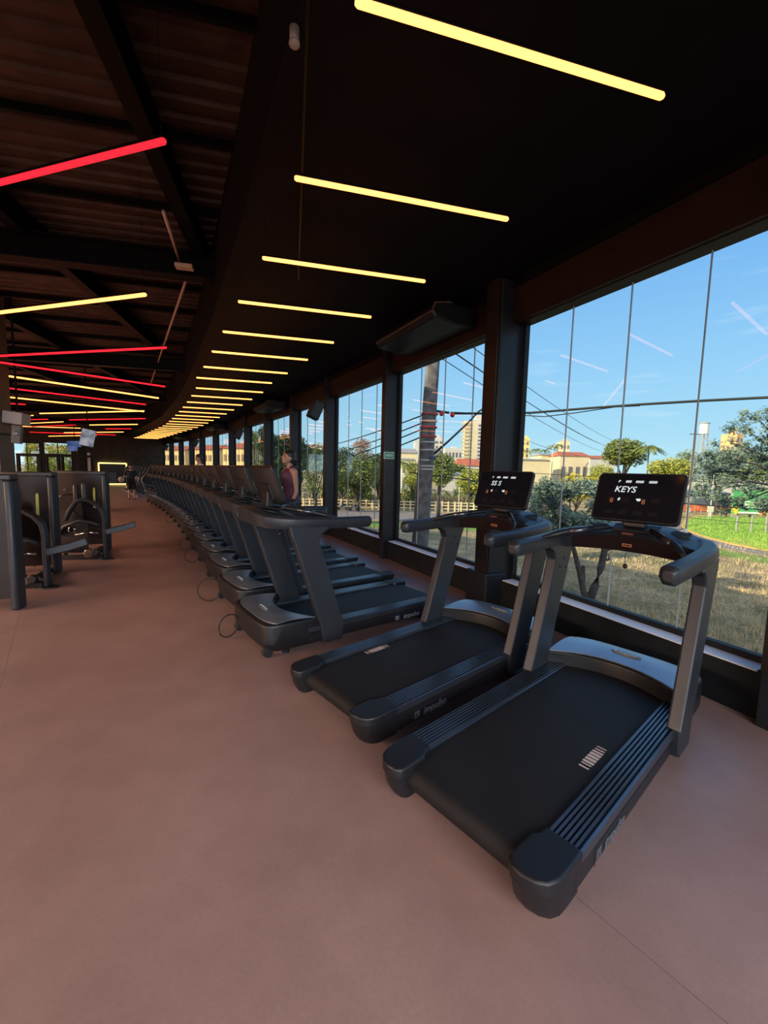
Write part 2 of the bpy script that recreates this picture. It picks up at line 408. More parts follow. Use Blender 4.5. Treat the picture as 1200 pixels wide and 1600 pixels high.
# other walls
def wall(name, a, b, z0, z1, m, th=0.2, openings=()):
    a = Vector(a); b = Vector(b); d = b - a; L = d.length; rz = math.atan2(d.y, d.x); bm = bmesh.new()
    xs = 0.0; parts = []
    for (x0, x1, q0, q1) in openings:
        parts.append((xs, x0, z0, z1)); parts.append((x0, x1, z0, q0)); parts.append((x0, x1, q1, z1)); xs = x1
    parts.append((xs, L, z0, z1))
    for (x0, x1, q0, q1) in parts:
        if x1 - x0 > 0.001 and q1 - q0 > 0.001: box(bm, ((x0+x1)/2, 0, (q0+q1)/2), (x1-x0, th, q1-q0))
    o = finish(name, bm, m); o.location = (a.x, a.y, 0); o.rotation_euler = (0, 0, rz)
    return tag(o, kind='structure'), rz
EA = NODES[-1]; 
wall('wall_end', EA, ENDL, -0.3, ROOF + 0.2, M_WALL, openings=((6.3, 8.0, 1.0, 3.25), (8.2, 10.4, 0.9, 3.15)))
wall('wall_left', BACKL, ENDL, -0.3, ROOF + 0.2, M_WALL)
w0, rz0 = wall('wall_back', NODES[0], BACKL, -0.3, ROOF + 0.2, M_WALL, openings=((0.4, 4.2, 0.35, 3.9), (4.5, 8.5, 0.35, 3.9), (8.8, 12.8, 0.35, 3.9)))
def inset_window(num, org, rz, x0, x1, z0, z1):
    w = empty('window_%d' % num, (org[0], org[1], 0), rz, kind='structure')
    bm = bmesh.new(); t = 0.06
    box(bm, ((x0+x1)/2, 0, z0+t/2), (x1-x0, 0.1, t)); box(bm, ((x0+x1)/2, 0, z1-t/2), (x1-x0, 0.1, t))
    k = max(2, int((x1-x0)/1.0) + 1)
    for q in range(k + 1):
        x = x0 + t/2 + (x1-x0-t)*q/k; box(bm, (x, 0, (z0+z1)/2), (t, 0.1, z1-z0-2*t))
    finish('window_frame', bm, M_BLACKWALL, w)
    bm = bmesh.new(); bm.faces.new([bm.verts.new(p) for p in ((x0, 0.02, z0), (x1, 0.02, z0), (x1, 0.02, z1), (x0, 0.02, z1))]); finish('glass_pane', bm, M_GLASS, w)
d = ENDL - EA; rze = math.atan2(d.y, d.x)
inset_window(20, EA, rze, 6.3, 8.0, 1.0, 3.25); inset_window(21, EA, rze, 8.2, 10.4, 0.9, 3.15)
for n_, (x0, x1) in enumerate(((0.4, 4.2), (4.5, 8.5), (8.8, 12.8))): inset_window(22 + n_, NODES[0], rz0, x0, x1, 0.35, 3.9)  # the last three are unseen, added behind the camera to let sky light in
#--SPLIT--
ORD = ['first', 'second', 'third', 'fourth', 'fifth', 'sixth', 'seventh', 'eighth', 'ninth', 'tenth', 'eleventh', 'twelfth', 'thirteenth', 'fourteenth', 'fifteenth',
       'sixteenth', 'seventeenth', 'eighteenth', 'nineteenth', 'twentieth', 'twenty-first', 'twenty-second', 'twenty-third', 'twenty-fourth', 'twenty-fifth', 'twenty-sixth', 'twenty-seventh', 'twenty-eighth']

# ------------------------------------------------------------------ treadmill
def emblem(name, parent, loc, rot, s, m):
    """small square emblem of two interlocking strokes beside the wordmark"""
    bm = bmesh.new()
    for (x, y, w_, h_) in ((-0.42, 0, 0.16, 1), (0.42, 0, 0.16, 1), (0, 0.42, 0.68, 0.16), (0, -0.42, 0.3, 0.16), (0, 0.0, 0.16, 0.7), (0.18, 0.0, 0.36, 0.14)):
        box(bm, (x*s, y*s, 0), (w_*s, h_*s, 0.002))
    o = finish(name, bm, m, parent); o.location = loc; o.rotation_euler = rot
    return o
def make_treadmill(kind):
    t = empty('treadmill', (0, 0, 0))
    # chassis under the deck
    bm = bmesh.new(); box(bm, (0.80, 0, 0.105), (1.75, 0.80, 0.07)); finish('chassis', bm, M_PLASTIC, t, 0.01)
    # belt with its rear roller
    pr = []
    for k in range(7):
        a = R(90 + 30 * k); pr.append((-0.12 + 0.062 * math.cos(a), 0.138 + 0.062 * math.sin(a)))
    pr += [(1.72, 0.076), (1.72, 0.200)]
    bm = bmesh.new(); prism(bm, [(u_, -0.33, z_) for u_, z_ in pr], (0, 0.66, 0))
    belt = finish('running_belt', bm, M_BELT, t, 0, 'auto')
    if kind != 'row':
        vc, uc = (-0.26, 0.655) if kind == 'right' else (0.29, 0.50)
        bm = bmesh.new()
        for uu, ww, ln in ((-0.115, 0.010, 0.05), (-0.085, 0.008, 0.05), (-0.060, 0.018, 0.055), (-0.030, 0.020, 0.055), (0.0, 0.020, 0.055), (0.030, 0.020, 0.055), (0.058, 0.014, 0.055), (0.085, 0.008, 0.05), (0.112, 0.006, 0.05)):
            box(bm, (uc + uu, vc, 0.2012), (ww, ln, 0.0012))
        finish('belt_marking', bm, M_WHITEMARK, belt)
    for s in (-1, 1):
        # ribbed foot rail
        pts = [(0.332, 0.178), (0.332, 0.205)]
        v = 0.340
        for q in range(6):
            pts += [(v, 0.208), (v + 0.003, 0.222), (v + 0.014, 0.222), (v + 0.017, 0.208)]; v += 0.0205
        pts += [(0.464, 0.208), (0.470, 0.222), (0.480, 0.216), (0.482, 0.178)]
        bm = bmesh.new(); prism(bm, [(0.0, s*a, b) for a, b in pts], (1.62, 0, 0)); finish('foot_rail', bm, M_RAIL, t)
        # side panel with a long pressed line and the wordmark
        bm = bmesh.new(); prism(bm, [(a, s*0.40, b) for a, b in ((-0.02, 0.178), (1.60, 0.178), (1.60, 0.075), (0.25, 0.06), (-0.02, 0.06))], (0, s*0.075, 0))
        sp_ = finish('side_panel', bm, M_PLASTIC, t, 0.008)
        bm = bmesh.new(); box(bm, (0.86, s*0.4765, 0.142), (1.40, 0.003, 0.004)); box(bm, (0.16, s*0.4765, 0.102), (0.004, 0.003, 0.08)); finish('panel_line', bm, M_RAIL, sp_)
        tm = M_SILVERB if kind == 'row' else M_SILVER
        rx = (R(90), 0, 0) if s < 0 else (R(90), 0, R(180))
        text('wordmark', 'impulse', 0.075, tm, sp_, (0.37 if s < 0 else 0.37 - 0.03, s*0.478, 0.100), rx, 0.0008, 0.25, bold=0.0012)
        emblem('emblem', sp_, (0.37 - s*-1*0.175, s*0.478, 0.103), rx, 0.045, tm)
        # rounded rear end cap
        top = [(0.015, 0.482), (-0.10, 0.482), (-0.165, 0.478), (-0.215, 0.458), (-0.245, 0.420), (-0.258, 0.370), (-0.250, 0.325), (-0.225, 0.300), (-0.195, 0.296), (-0.06, 0.300), (-0.035, 0.322), (0.015, 0.328)]
        def ring(z, k, sh=0.0): return [((a - 0.0) * (k if a < 0 else 1) + sh, s * (0.385 + (b - 0.385) * (0.90 if k < 1 else 1)), z) for a, b in top]
        bm = bmesh.new(); loft(bm, [ring(0.040, 0.78), ring(0.09, 0.90), ring(0.165, 0.985), ring(0.170, 1.0), ring(0.218, 1.0), ring(0.226, 0.97)])
        finish('rear_cap', bm, M_PLASTIC, t, 0.004, 'auto')
        # upright: a slab leaning forward, flaring into the console bar
        poly = [(1.26, 0.05), (1.47, 0.05), (1.50, 0.22), (1.765, 1.02), (1.80, 1.10), (1.82, 1.19), (1.44, 1.19), (1.43, 1.14), (1.49, 1.11), (1.525, 1.04), (1.30, 0.35), (1.25, 0.22)]
        bm = bmesh.new(); prism(bm, [(a, s*0.435, b) for a, b in poly], (0, s*0.078, 0)); up = finish('upright', bm, M_FRAMEGR, t, 0.012)
        for (a, b) in ((1.60, 0.98), (1.66, 1.04), (1.70, 0.96)):
            bm = bmesh.new(); tube(bm, [(a, s*0.432, b), (a, s*0.437, b)], 0.010, 8); finish('bolt', bm, M_RUBBER, up)
        # handlebar with angular end
        hp = [(-0.030, -0.058), (0.030, -0.058), (0.050, -0.018), (0.046, 0.030), (0.026, 0.048), (-0.026, 0.048), (-0.046, 0.030), (-0.050, -0.018)]
        path = [(0.915, s*0.455, 1.190), (0.945, s*0.457, 1.194), (1.30, s*0.466, 1.200), (1.60, s*0.472, 1.212), (1.76, s*0.462, 1.220), (1.88, s*0.425, 1.232), (1.97, s*0.34, 1.245)]
        bm = bmesh.new(); sweep(bm, path, hp, scales=[0.55, 1.0, 1.0, 1.05, 1.1, 1.05, 0.9]); finish('handlebar', bm, M_FRAMEGR, t, 0.004, 'auto')
        # angled heart-rate grip running from console to handlebar
        bm = bmesh.new(); tube(bm, [(1.74, s*0.13, 1.315), (1.70, s*0.15, 1.325), (1.44, s*0.36, 1.275), (1.30, s*0.44, 1.235)], [0.012, 0.023, 0.023, 0.014], 10)
        gr = finish('grip_bar', bm, M_PLASTIC, t, 0, True)
        bm = bmesh.new(); tube(bm, [(1.62, s*0.215, 1.3096), (1.48, s*0.328, 1.2827)], 0.0245, 10); finish('sensor_plate', bm, M_RAIL, gr, 0, True)
        # feet
        for uu in (0.12, 1.80):
            bm = bmesh.new(); tube(bm, [(uu, s*0.38, 0.03), (uu, s*0.38, 0.085)], 0.010, 8); tube(bm, [(uu, s*0.38, 0.0), (uu, s*0.38, 0.012), (uu, s*0.38, 0.03)], [0.034, 0.034, 0.016], 12)
            finish('levelling_foot', bm, M_RUBBER, t)
    # motor hood: concave rear edge, rounded front, top sloping to the nose
    M = 12
    def hood(ins, zz, back=0.0):
        pts = []
        for k in range(M + 1):
            v = -0.475 + 0.95 * k / M; q = v / 0.475
            pts.append((1.70 - 0.20 * q * q + back, v * (1 - ins), zz(0)))
        fr = [(1.86, 0.475), (1.95, 0.465), (2.005, 0.43), (2.03, 0.36), (2.045, 0.2), (2.05, 0.0), (2.045, -0.2), (2.03, -0.36), (2.005, -0.43), (1.95, -0.465), (1.86, -0.475)]
        for a, b in fr: pts.append((a - ins * 0.9, b * (1 - ins), zz(1 if a > 1.9 else 0.7)))
        return pts
    bm = bmesh.new()
    loft(bm, [hood(0.06, lambda q: 0.05, 0.0), hood(0.0, lambda q: 0.13), hood(0.0, lambda q: 0.285 + 0.012*q), hood(0.025, lambda q: 0.302 + 0.012*q, 0.006)])
    h = finish('motor_hood', bm, M_PLASTIC, t, 0.008, 'auto')
    # satin top plate with oval badge
    def plate(z0):
        pts = []
        for k in range(M + 1):
            v = -0.455 + 0.91 * k / M; q = v / 0.475
            pts.append((1.722 - 0.20 * q * q, v, 0.345 + z0))
        for a, b in [(1.86, 0.452), (1.94, 0.43), (1.985, 0.36), (2.0, 0.2), (2.005, 0.0), (2.0, -0.2), (1.985, -0.36), (1.94, -0.43), (1.86, -0.452)]:
            pts.append((a, b, 0.345 - 0.05 * min(1, (a - 1.7) / 0.25) + z0))
        return pts
    bm = bmesh.new()
    # grid top so that the slope stays smooth
    rows = []
    for k in range(M + 1):
        v = -0.455 + 0.91 * k / M; q = v / 0.475
        u0 = 1.722 - 0.20 * q * q; u1 = 2.005 - 0.10 * abs(q) ** 4
        rows.append([(u0 + (u1 - u0) * j / 6, v, 0.305 + 0.030 * math.sin(math.pi * 0.55 * j / 6) - 0.018 * (j / 6) ** 3 - 0.006 * abs(q) ** 4) for j in range(7)])
    vr = [[bm.verts.new(p) for p in r_] for r_ in rows]
    for a_, b_ in zip(vr[:-1], vr[1:]):
        for j in range(6): bm.faces.new((a_[j], a_[j+1], b_[j+1], b_[j]))
    ex = bmesh.ops.extrude_face_region(bm, geom=bm.faces[:])
    bmesh.ops.translate(bm, vec=(0, 0, 0.008), verts=[g for g in ex['geom'] if isinstance(g, bmesh.types.BMVert)])
    tp = finish('hood_top', bm, M_HOOD, h, 0, 'auto')
    bm = bmesh.new(); pts = [(1.87 + 0.022 * math.sin(a), 0.105 * math.cos(a), 0) for a in [2*math.pi*k/24 for k in range(24)]]
    prism(bm, [(p[0], p[1], 0.330) for p in pts], (0, 0, 0.0128)); finish('badge', bm, M_SILVER, tp)
    text('badge_wordmark', 'impulse', 0.04, M_WHITE, tp, (1.868, -0.012, 0.3435), (0, 0, R(-90)), 0.0005, 0.25)
    emblem('badge_emblem', tp, (1.868, 0.078, 0.3435), (0, 0, R(-90)), 0.022, M_WHITE)
    # wheels at the nose
    for s in (-1, 1):
        bm = bmesh.new(); tube(bm, [(1.98, s*0.36, 0.045), (1.98, s*0.41, 0.045)], 0.045, 18, up=Vector((0, 0, 1))); finish('transport_wheel', bm, M_RUBBER, t, 0.004)
    # console tray: arched in plan and in height
    rows = []
    for k in range(21):
        v = -0.44 + 0.88 * k / 20; q = v / 0.44
        arch = 1 - q * q
        rear = 1.62 + 0.07 * arch; front = 2.055 - 0.14 * q ** 4
        zr = 1.232 + 0.058 * arch; zf = 1.262 + 0.085 * arch; zb = 1.135 + 0.020 * arch
        rows.append([(rear + 0.03, v, zb), (rear - 0.01, v, zr - 0.02), (rear + 0.01, v, zr), (rear + 0.20, v, (zr + zf) / 2 + 0.006), (front - 0.04, v, zf), (front, v, zf - 0.02), (front - 0.03, v, zb + 0.03)])
    bm = bmesh.new(); loft(bm, rows); con = finish('console', bm, M_FRAMEGR, t, 0, 'auto')
    # dark facing of the console towards the runner
    rows = []
    for k in range(17):
        v = -0.37 + 0.74 * k / 16; q = v / 0.44; arch = 1 - q * q
        rear = 1.62 + 0.07 * arch; zr = 1.232 + 0.058 * arch; zb = 1.135 + 0.020 * arch
        rows.append([(rear + 0.022, v, zb + 0.004), (rear - 0.016, v, zr - 0.024), (rear - 0.004, v, zr - 0.016), (rear + 0.034, v, zb + 0.004)])
    bm = bmesh.new(); loft(bm, rows); fc = finish('console_facing', bm, M_SHROUD, con)
    for s in (-1, 1):
        bm = bmesh.new(); prism(bm, [(1.88 + 0.058*math.cos(a), s*0.275 + 0.062*math.sin(a), 1.300 + 0.022*math.cos(a)*0.6) for a in [2*math.pi*k/20 for k in range(20)]], (0, 0, 0.010)); finish('cup_holder', bm, M_RUBBER, con)
    bm = bmesh.new(); prism(bm, [(1.74, -0.13, 1.300), (1.74, 0.13, 1.300), (1.90, 0.15, 1.330), (1.90, -0.15, 1.330)], (0, 0, 0.012)); finish('phone_tray', bm, M_RUBBER, con)
    bm = bmesh.new(); box(bm, (1.695, 0.0, 1.205), (0.010, 0.062, 0.020)); st = finish('warning_sticker', bm, M_ORANGE, con)
    bm = bmesh.new(); box(bm, (1.6885, 0.0, 1.205), (0.004, 0.050, 0.011)); finish('sticker_centre', bm, M_SHROUD, st)
    bm = bmesh.new(); box(bm, (1.690, 0.0, 1.290), (0.03, 0.075, 0.014)); finish('stop_key', bm, mat('dark_red_plastic', (0.12, 0.012, 0.014), 0.4), con)
    # neck and screen
    bm = bmesh.new(); prism(bm, [(1.78, -0.075, 1.33), (1.86, -0.075, 1.33), (1.85, -0.075, 1.48), (1.80, -0.075, 1.48)], (0, 0.15, 0)); finish('screen_neck', bm, M_PLASTIC, t, 0.01)
    tilt = R(-17) # top leans away from the runner
    scr = bpy.data.objects.new('screen', None)
    rot = Matrix.Rotation(R(20), 3, 'Y')
    ctr = Vector((1.815, 0, 1.545))
    def S(p): return ctr + rot @ Vector(p)      # local: x away from runner, y left, z up
    bm = bmesh.new(); fr = rrect(0.58, 0.375, 0.035)
    loft(bm, [[S((0.0, a*k_, b*k_)) if False else S((x_, a*k_, b*k_)) for a, b in fr] for x_, k_ in ((-0.012, 0.985), (-0.006, 1.0), (0.018, 1.0), (0.034, 0.93))])
    sc = finish('screen', bm, M_PLASTIC, t, 0, 'auto')
    bm = bmesh.new(); fr2 = rrect(0.555, 0.350, 0.030); loft(bm, [[S((x_, a, b)) for a, b in fr2] for x_ in (-0.0145, -0.0115)]); gl = finish('screen_glass', bm, M_SCREEN, sc)
    bm = bmesh.new(); loft(bm, [[S((x_, a*0.6, b*0.55 - 0.06)) for a, b in rrect(0.5, 0.3, 0.03)] for x_ in (0.030, 0.052)]); finish('screen_back_cover', bm, M_PLASTIC, sc, 0.006)
    if kind != 'row':
        # text faces the runner: x axis -> -v, y axis -> up, normal -> -u
        rm = Matrix(((0, 0, -1), (-1, 0, 0), (0, 1, 0)))   # columns: text x=( 0,-1,0), y=(0,0,1), z=(-1,0,0)
        full = (rot @ rm).to_euler()
        def put(nm, s_, size, m_, y_, z_, al='CENTER', sh=0.2, b_=0.0006):
            o = text(nm, s_, size, m_, gl, S((-0.0155, y_, z_)), full, 0.0003, sh, al, bold=b_); return o
        word = 'KEYS' if kind == 'right' else 'SS S'
        put('message', word, 0.066, M_TXT, 0.085, 0.055)
        for s_, y_ in (('P', 0.135), ('000', 0.072), ('0000', -0.002), ('0000', -0.088)):
            put('readout', s_, 0.026, M_TXT, y_, 0.118, b_=0.0009)
        put('readout', '8', 0.030, M_TXT, 0.115, -0.022, b_=0.0012)
        bm = bmesh.new(); prism(bm, [S((-0.0155, y_, z_)) for y_, z_ in ((0.0, -0.012), (-0.03, -0.010), (-0.034, -0.022), (-0.022, -0.032), (-0.008, -0.026))], rot @ Vector((-0.001, 0, 0))); finish('hand_icon', bm, M_TXT, gl)
        for y_ in (0.163, -0.052):
            put('key_symbol', '8', 0.050, M_TXTO, y_, -0.035, sh=0.0, b_=0.0006)
        for q in range(8):
            bm = bmesh.new()
            a, b = 0.20 - 0.045 * (q % 4) * 2.2, 0.0 if q < 4 else -0.10
            box(bm, S((-0.0149, a - 0.03, b - 0.02)), (0.0008, 0.055, 0.030), rot=rot)
            finish('touch_key', bm, mat('dim_screen_key', (0.013, 0.012, 0.015), 0.25), gl)
    # safety key on its cord
    bm = bmesh.new(); tube(bm, [(1.690, 0.0, 1.16), (1.685, 0.002, 1.12), (1.69, 0.0, 1.065)], 0.0018, 6); finish('safety_cord', bm, M_RUBBER, t)
    bm = bmesh.new(); ellips(bm, (1.69, 0, 1.052), (0.016, 0.016, 0.018)); finish('safety_clip', bm, mat('dark_brown_plastic', (0.03, 0.012, 0.008), 0.4), t, 0, True)
    return t
def treadmill_cord(parent, seed):
    rr = random.Random(seed); a = 0.105 + rr.random() * 0.035; pts = []
    y0 = -0.34 + rr.random() * 0.10; yaw = rr.uniform(-0.5, 0.5)
    for k in range(21):
        th = math.pi * 2 * k / 20 * 0.94
        h = a * (1 - math.cos(th))
        pts.append((2.03 + h * math.cos(yaw), y0 + h * math.sin(yaw) + 0.03 * k / 20, max(0.010, 0.015 + a * 1.0 - a * math.sin(th) * 1.05 + 0.01)))
    bm = bmesh.new(); tube(bm, pts, 0.0065, 6); o = finish('power_cord', bm, M_RUBBER, parent, 0, True)
    return o
ta = make_treadmill('right'); ta.location = (0.487, 1.852, 0); ta.rotation_euler = (0, 0, R(41.3))
tag(ta, 'nearest black treadmill facing the window, its screen showing KEYS', 'treadmill', 'treadmills turned towards the window')
bm = bmesh.new()
rr = random.Random(3)
for k in range(5): ellips(bm, (1.862 + rr.uniform(-0.012, 0.012), -0.285 + rr.uniform(-0.022, 0.022), 1.330 + rr.uniform(0, 0.012)), (0.016, 0.02, 0.011), Matrix.Rotation(rr.uniform(0, 3), 3, 'Z'), 8, 5)
tis = finish('tissue', bm, mat('white_tissue', (0.7, 0.72, 0.75), 0.8))
tis.location = ta.location; tis.rotation_euler = ta.rotation_euler
tag(tis, 'crumpled white tissue left in the right cup holder of the nearest treadmill', 'tissue')
tb = make_treadmill('left'); tb.location = (-0.212, 2.832, 0); tb.rotation_euler = (0, 0, R(41.5))
tag(tb, 'black treadmill facing the window, second from the camera, beside the nearest one', 'treadmill', 'treadmills turned towards the window')
# the long row that faces the room
proto = make_treadmill('row')
pos = Vector((0.313, 5.122)); hd = 119.5; rows_t = []
for k in range(16):
    rows_t.append((pos.copy(), 217.5 + max(0, k - 4) * 0.75))
    hd = 119.5 + (0.2 * k if k < 6 else 1.2 + (k - 6) * 0.75)
    pos = pos + Vector((math.cos(R(hd)), math.sin(R(hd)))) * 1.205
for k, (p, a) in enumerate(rows_t):
    o = proto if k == 0 else copy_tree(proto)
    o.location = (p.x, p.y, 0); o.rotation_euler = (0, 0, R(a))
    tag(o, ('black treadmill facing the room, %s of its row counted from the camera' % ORD[k]) if k not in (2,) else 'black treadmill facing the room with the woman in a purple top on it', 'treadmill', 'long row of treadmills facing the room')
CORDS = {0: 1, 1: 2, 3: 3, 4: 4, 8: 5, 12: 6}
for k, s_ in CORDS.items():
    o = bpy.data.objects.new('x', None)
    root = [ob for ob in COL.objects if ob.get('label', '').startswith('black treadmill facing the room, %s of' % ORD[k])][0]
    treadmill_cord(root, s_)

# ------------------------------------------------------------------ LED tube lamps
def lamp(a, b, m, label, group, ceil_z, wires=2, w=0.034, name='tube_lamp'):
    a = Vector(a); b = Vector(b); c = (a + b) / 2; d = b - a; L = d.length; rz = math.atan2(d.y, d.x)
    e = empty(name, (c.x, c.y, c.z), rz, label, 'lamp', group)
    bm = bmesh.new(); tube(bm, [(-L/2, 0, 0), (-L/2 + 0.012, 0, 0), (L/2 - 0.012, 0, 0), (L/2, 0, 0)], [w*0.3, w/2, w/2, w*0.3], 10); finish('diffuser', bm, m, e)
    bm = bmesh.new(); box(bm, (0, 0, w*0.62), (L, w*0.85, w*0.55)); finish('lamp_housing', bm, M_BEAM, e, 0.004)
    for s in (-1, 1):
        bm = bmesh.new(); tube(bm, [(s*(L/2 - 0.03), 0, w*0.8), (s*(L/2 - 0.03), 0, ceil_z - c.z)], 0.0022, 5); finish('hanging_wire', bm, M_CEIL, e)
    return e
LZ = 3.6
left = [(-0.167,1.894), (-0.640,2.936), (-1.161,3.992), (-1.737,5.004), (-2.335,6.087), (-2.914,7.115), (-3.521,8.196), (-4.106,9.193)]
# continue along the curve of the facade
pl = [off(i, -3.0) for i in range(len(NODES))]
seg = 0; cur = Vector(left[-1]); acc = cur.copy()
def along(p, dist):
    # nearest point on the offset line, then step forward
    best = None
    for i in range(len(pl) - 1):
        A, B = pl[i], pl[i+1]; d = B - A; t_ = max(0, min(1, (p - A).dot(d) / d.length_squared)); q = A + d * t_
        if best is None or (q - p).length < best[0]: best = ((q - p).length, i, t_, q)
    _, i, t_, q = best; rem = dist
    while i < len(pl) - 1:
        s_ = (pl[i+1] - q).length
        if s_ >= rem: return q + (pl[i+1] - q).normalized() * rem
        rem -= s_; i += 1; q = pl[i]
    return None
shift = cur - along(cur, 0.0001)
p = cur
while len(left) < 27:
    q = along(p - shift * 0, 1.30)
    if q is None: break
    left.append((q.x, q.y)); p = q
for k, (x, y) in enumerate(left):
    if y > 29.8: break
    an = R(14.5)
    a = Vector((x, y, LZ)); b = a + Vector((math.cos(an), math.sin(an), 0)) * 1.57
    lamp(a, b, M_LED, 'warm yellow tube lamp over the treadmills, %s of its row counted from the camera' % ORD[k], 'row of warm tube lamps over the treadmills', CEIL)
# zigzag of warm and red tubes over the middle of the hall, given by their ends
ZZ = [((-2.98, 3.139), (-1.338, 2.647), 'r', 'red tube lamp nearest the camera, high on the left'),
      ((-5.95, 5.83), (-2.721, 4.867), 'w', 'warm tube lamp at the upper left, just beyond the nearest red one'),
      ((-7.35, 7.815), (-3.583, 6.953), 'r', 'red tube lamp forming the upper arm of the nearest red V'),
      ((-7.46, 8.205), (-5.364, 10.299), 'r', 'red tube lamp forming the lower arm of the nearest red V'),
      ((-8.444, 9.461), (-6.468, 12.053), 'w', 'warm tube lamp directly behind the lower arm of the red V'),
      ((-9.825, 10.986), (-7.582, 13.365), 'r', 'red tube lamp between the two long warm slanting ones'),
      ((-11.174, 12.474), (-8.648, 15.109), 'w', 'warm tube lamp forming the upper arm of the flat warm V'),
      ((-13.471, 16.439), (-8.546, 14.933), 'w', 'warm tube lamp forming the lower arm of the flat warm V'),
      ((-13.94, 18.574), (-9.892, 17.359), 'r', 'red tube lamp just below the flat warm V'),
      ((-14.593, 20.773), (-11.697, 19.874), 'w', 'short warm tube lamp left of the treadmill lamp row, above the small red one'),
      ((-15.154, 22.79), (-13.539, 22.411), 'r', 'small red tube lamp far back, above the hanging television'),
      ((-20.146, 26.362), (-15.391, 24.719), 'w', 'warm tube lamp running behind the tilted hanging television'),
      ((-22.5, 26.6), (-17.6, 27.4), 'r', 'farthest red tube lamp just above the end wall windows'),
      ((-24.2, 30.2), (-19.4, 28.2), 'w', 'farthest warm tube lamp above the end wall glow')]
for a, b, c, lab in ZZ:
    lamp((*a, LZ), (*b, LZ), M_LED if c == 'w' else M_LEDR, lab, 'zigzag tube lamps over the hall', ROOF - 0.05, w=0.042 if c == 'w' else 0.036)
for (x0, y0, x1, y1, c, lab) in ((8, 630, 40, 632, 'r', 'short red tube lamp at the far left above the white board'),
        (37, 650, 52, 649, 'w', 'tiny warm tube lamp right of the white hanging board'), (36, 656, 75, 655, 'r', 'short red tube lamp right of the white hanging board'),
        (34, 662, 99, 659, 'w', 'warm tube lamp crossing above the grey loudspeaker'), (40, 667, 118, 664, 'r', 'thin red tube lamp below the warm one by the loudspeaker'),
        (30, 666, 126, 669, 'w', 'long warm tube lamp ending left of the tilted television')):
    a = onz(x0, y0, LZ); b = onz(x1, y1, LZ)
    lamp(a, b, M_LED if c == 'w' else M_LEDR, lab, 'zigzag tube lamps over the hall', ROOF - 0.05)
# sprinkler pipe along the soffit edge and conduit under the roof
def pipe(name, pts, r_, m_, lab, cat):
    bm = bmesh.new(); tube(bm, pts, r_, 8); return tag(finish(name, bm, m_, None, 0, True), lab, cat)
p0 = grid(0.07, -2.5, 3.93); p1 = grid(0.07, 5.3, 3.93)
pp = pipe('sprinkler_pipe', [p0, p1], 0.014, M_BEAM, 'thin dark sprinkler pipe running under the black ceiling', 'pipe')
bm = bmesh.new(); q = onz(460, 68, 3.92); ellips(bm, q, (0.03, 0.03, 0.02)); tube(bm, [q + Vector((0, 0, 0)), q + Vector((0, 0, 0.075))], 0.026, 10)
tag(finish('smoke_detector', bm, mat('grey_plastic', (0.3, 0.25, 0.24), 0.5), None, 0, True), 'small round pale detector on the black ceiling near the top edge', 'detector')
c0 = onz(290, 440, 4.6); c1 = onz(236, 598, 4.6); c00 = onz(255, 330, 4.6)
cd = mat('tan_conduit', (0.62, 0.42, 0.30), 0.5, 0.1)
pipe('cable_tray', [c00, onz(283, 415, 4.6)], 0.02, cd, 'near piece of pale conduit under the roof, this side of the black beam', 'conduit')
pipe('cable_tray', [c0, c1], 0.022, cd, 'long pale conduit under the roof running away beyond the black beam', 'conduit')
bm = bmesh.new(); q = onz(288, 417, 4.36); box(bm, q, (0.22, 0.12, 0.05), rz=R(12.5)); tag(finish('junction_box', bm, cd, None, 0.006), 'small pale junction box under the black beam where the conduit crosses', 'junction box')

# ------------------------------------------------------------------ air conditioners and loudspeakers on the facade
def ac_unit():
    e = empty('air_conditioner', (0, 0, 0))
    # local x along facade (centre), -y into the room is +y here
    prof = [(0.0, 0.0), (0.03, 0.24), (0.45, 0.24), (0.66, 0.19), (0.70, 0.10), (0.64, 0.02), (0.30, -0.02)]
    bm = bmesh.new(); prism(bm, [(-0.82, a, b) for a, b in prof], (1.64, 0, 0)); finish('casing', bm, M_PLASTIC, e, 0.02)
    bm = bmesh.new()
    for q in range(5): box(bm, (0, 0.655 + 0.006*q, 0.155 - 0.025*q), (1.45, 0.012, 0.006))
    finish('air_outlet', bm, M_RUBBER, e)
    bm = bmesh.new(); prism(bm, [(-0.84, a, b) for a, b in [(0.40, 0.245), (0.67, 0.195), (0.71, 0.10), (0.69, 0.10), (0.655, 0.18), (0.40, 0.23)]], (0.02, 0, 0))
    box(bm, (0, 0.45, 0.247), (1.64, 0.02, 0.012)); finish('trim_edge', bm, mat('copper_brown_trim', (0.24, 0.13, 0.09), 0.35, 0.5), e)
    for s in (-0.6, 0.6):
        bm = bmesh.new(); tube(bm, [(s, 0.3, 0.22), (s, 0.3, 0.36)], 0.008, 6); finish('hanger_rod', bm, M_RUBBER, e)
    return e
AC = ac_unit(); first = True
for bay, lab in ((3, 'long black ceiling air conditioner above the window with the utility pole behind it'), (6, 'black ceiling air conditioner second from the camera, over the window row'),
                 (9, 'black ceiling air conditioner third from the camera, over the window row'), (12, 'farthest black ceiling air conditioner over the window row')):
    o = AC if first else copy_tree(AC); first = False
    A, B = NODES[bay], NODES[bay+1]; d = B - A; c = bay_pt(bay, 0.45, -0.06)
    o.location = (c.x, c.y, 3.64); o.rotation_euler = (0, 0, math.atan2(d.y, d.x))
    tag(o, lab, 'air conditioner', 'ceiling air conditioners above the windows')
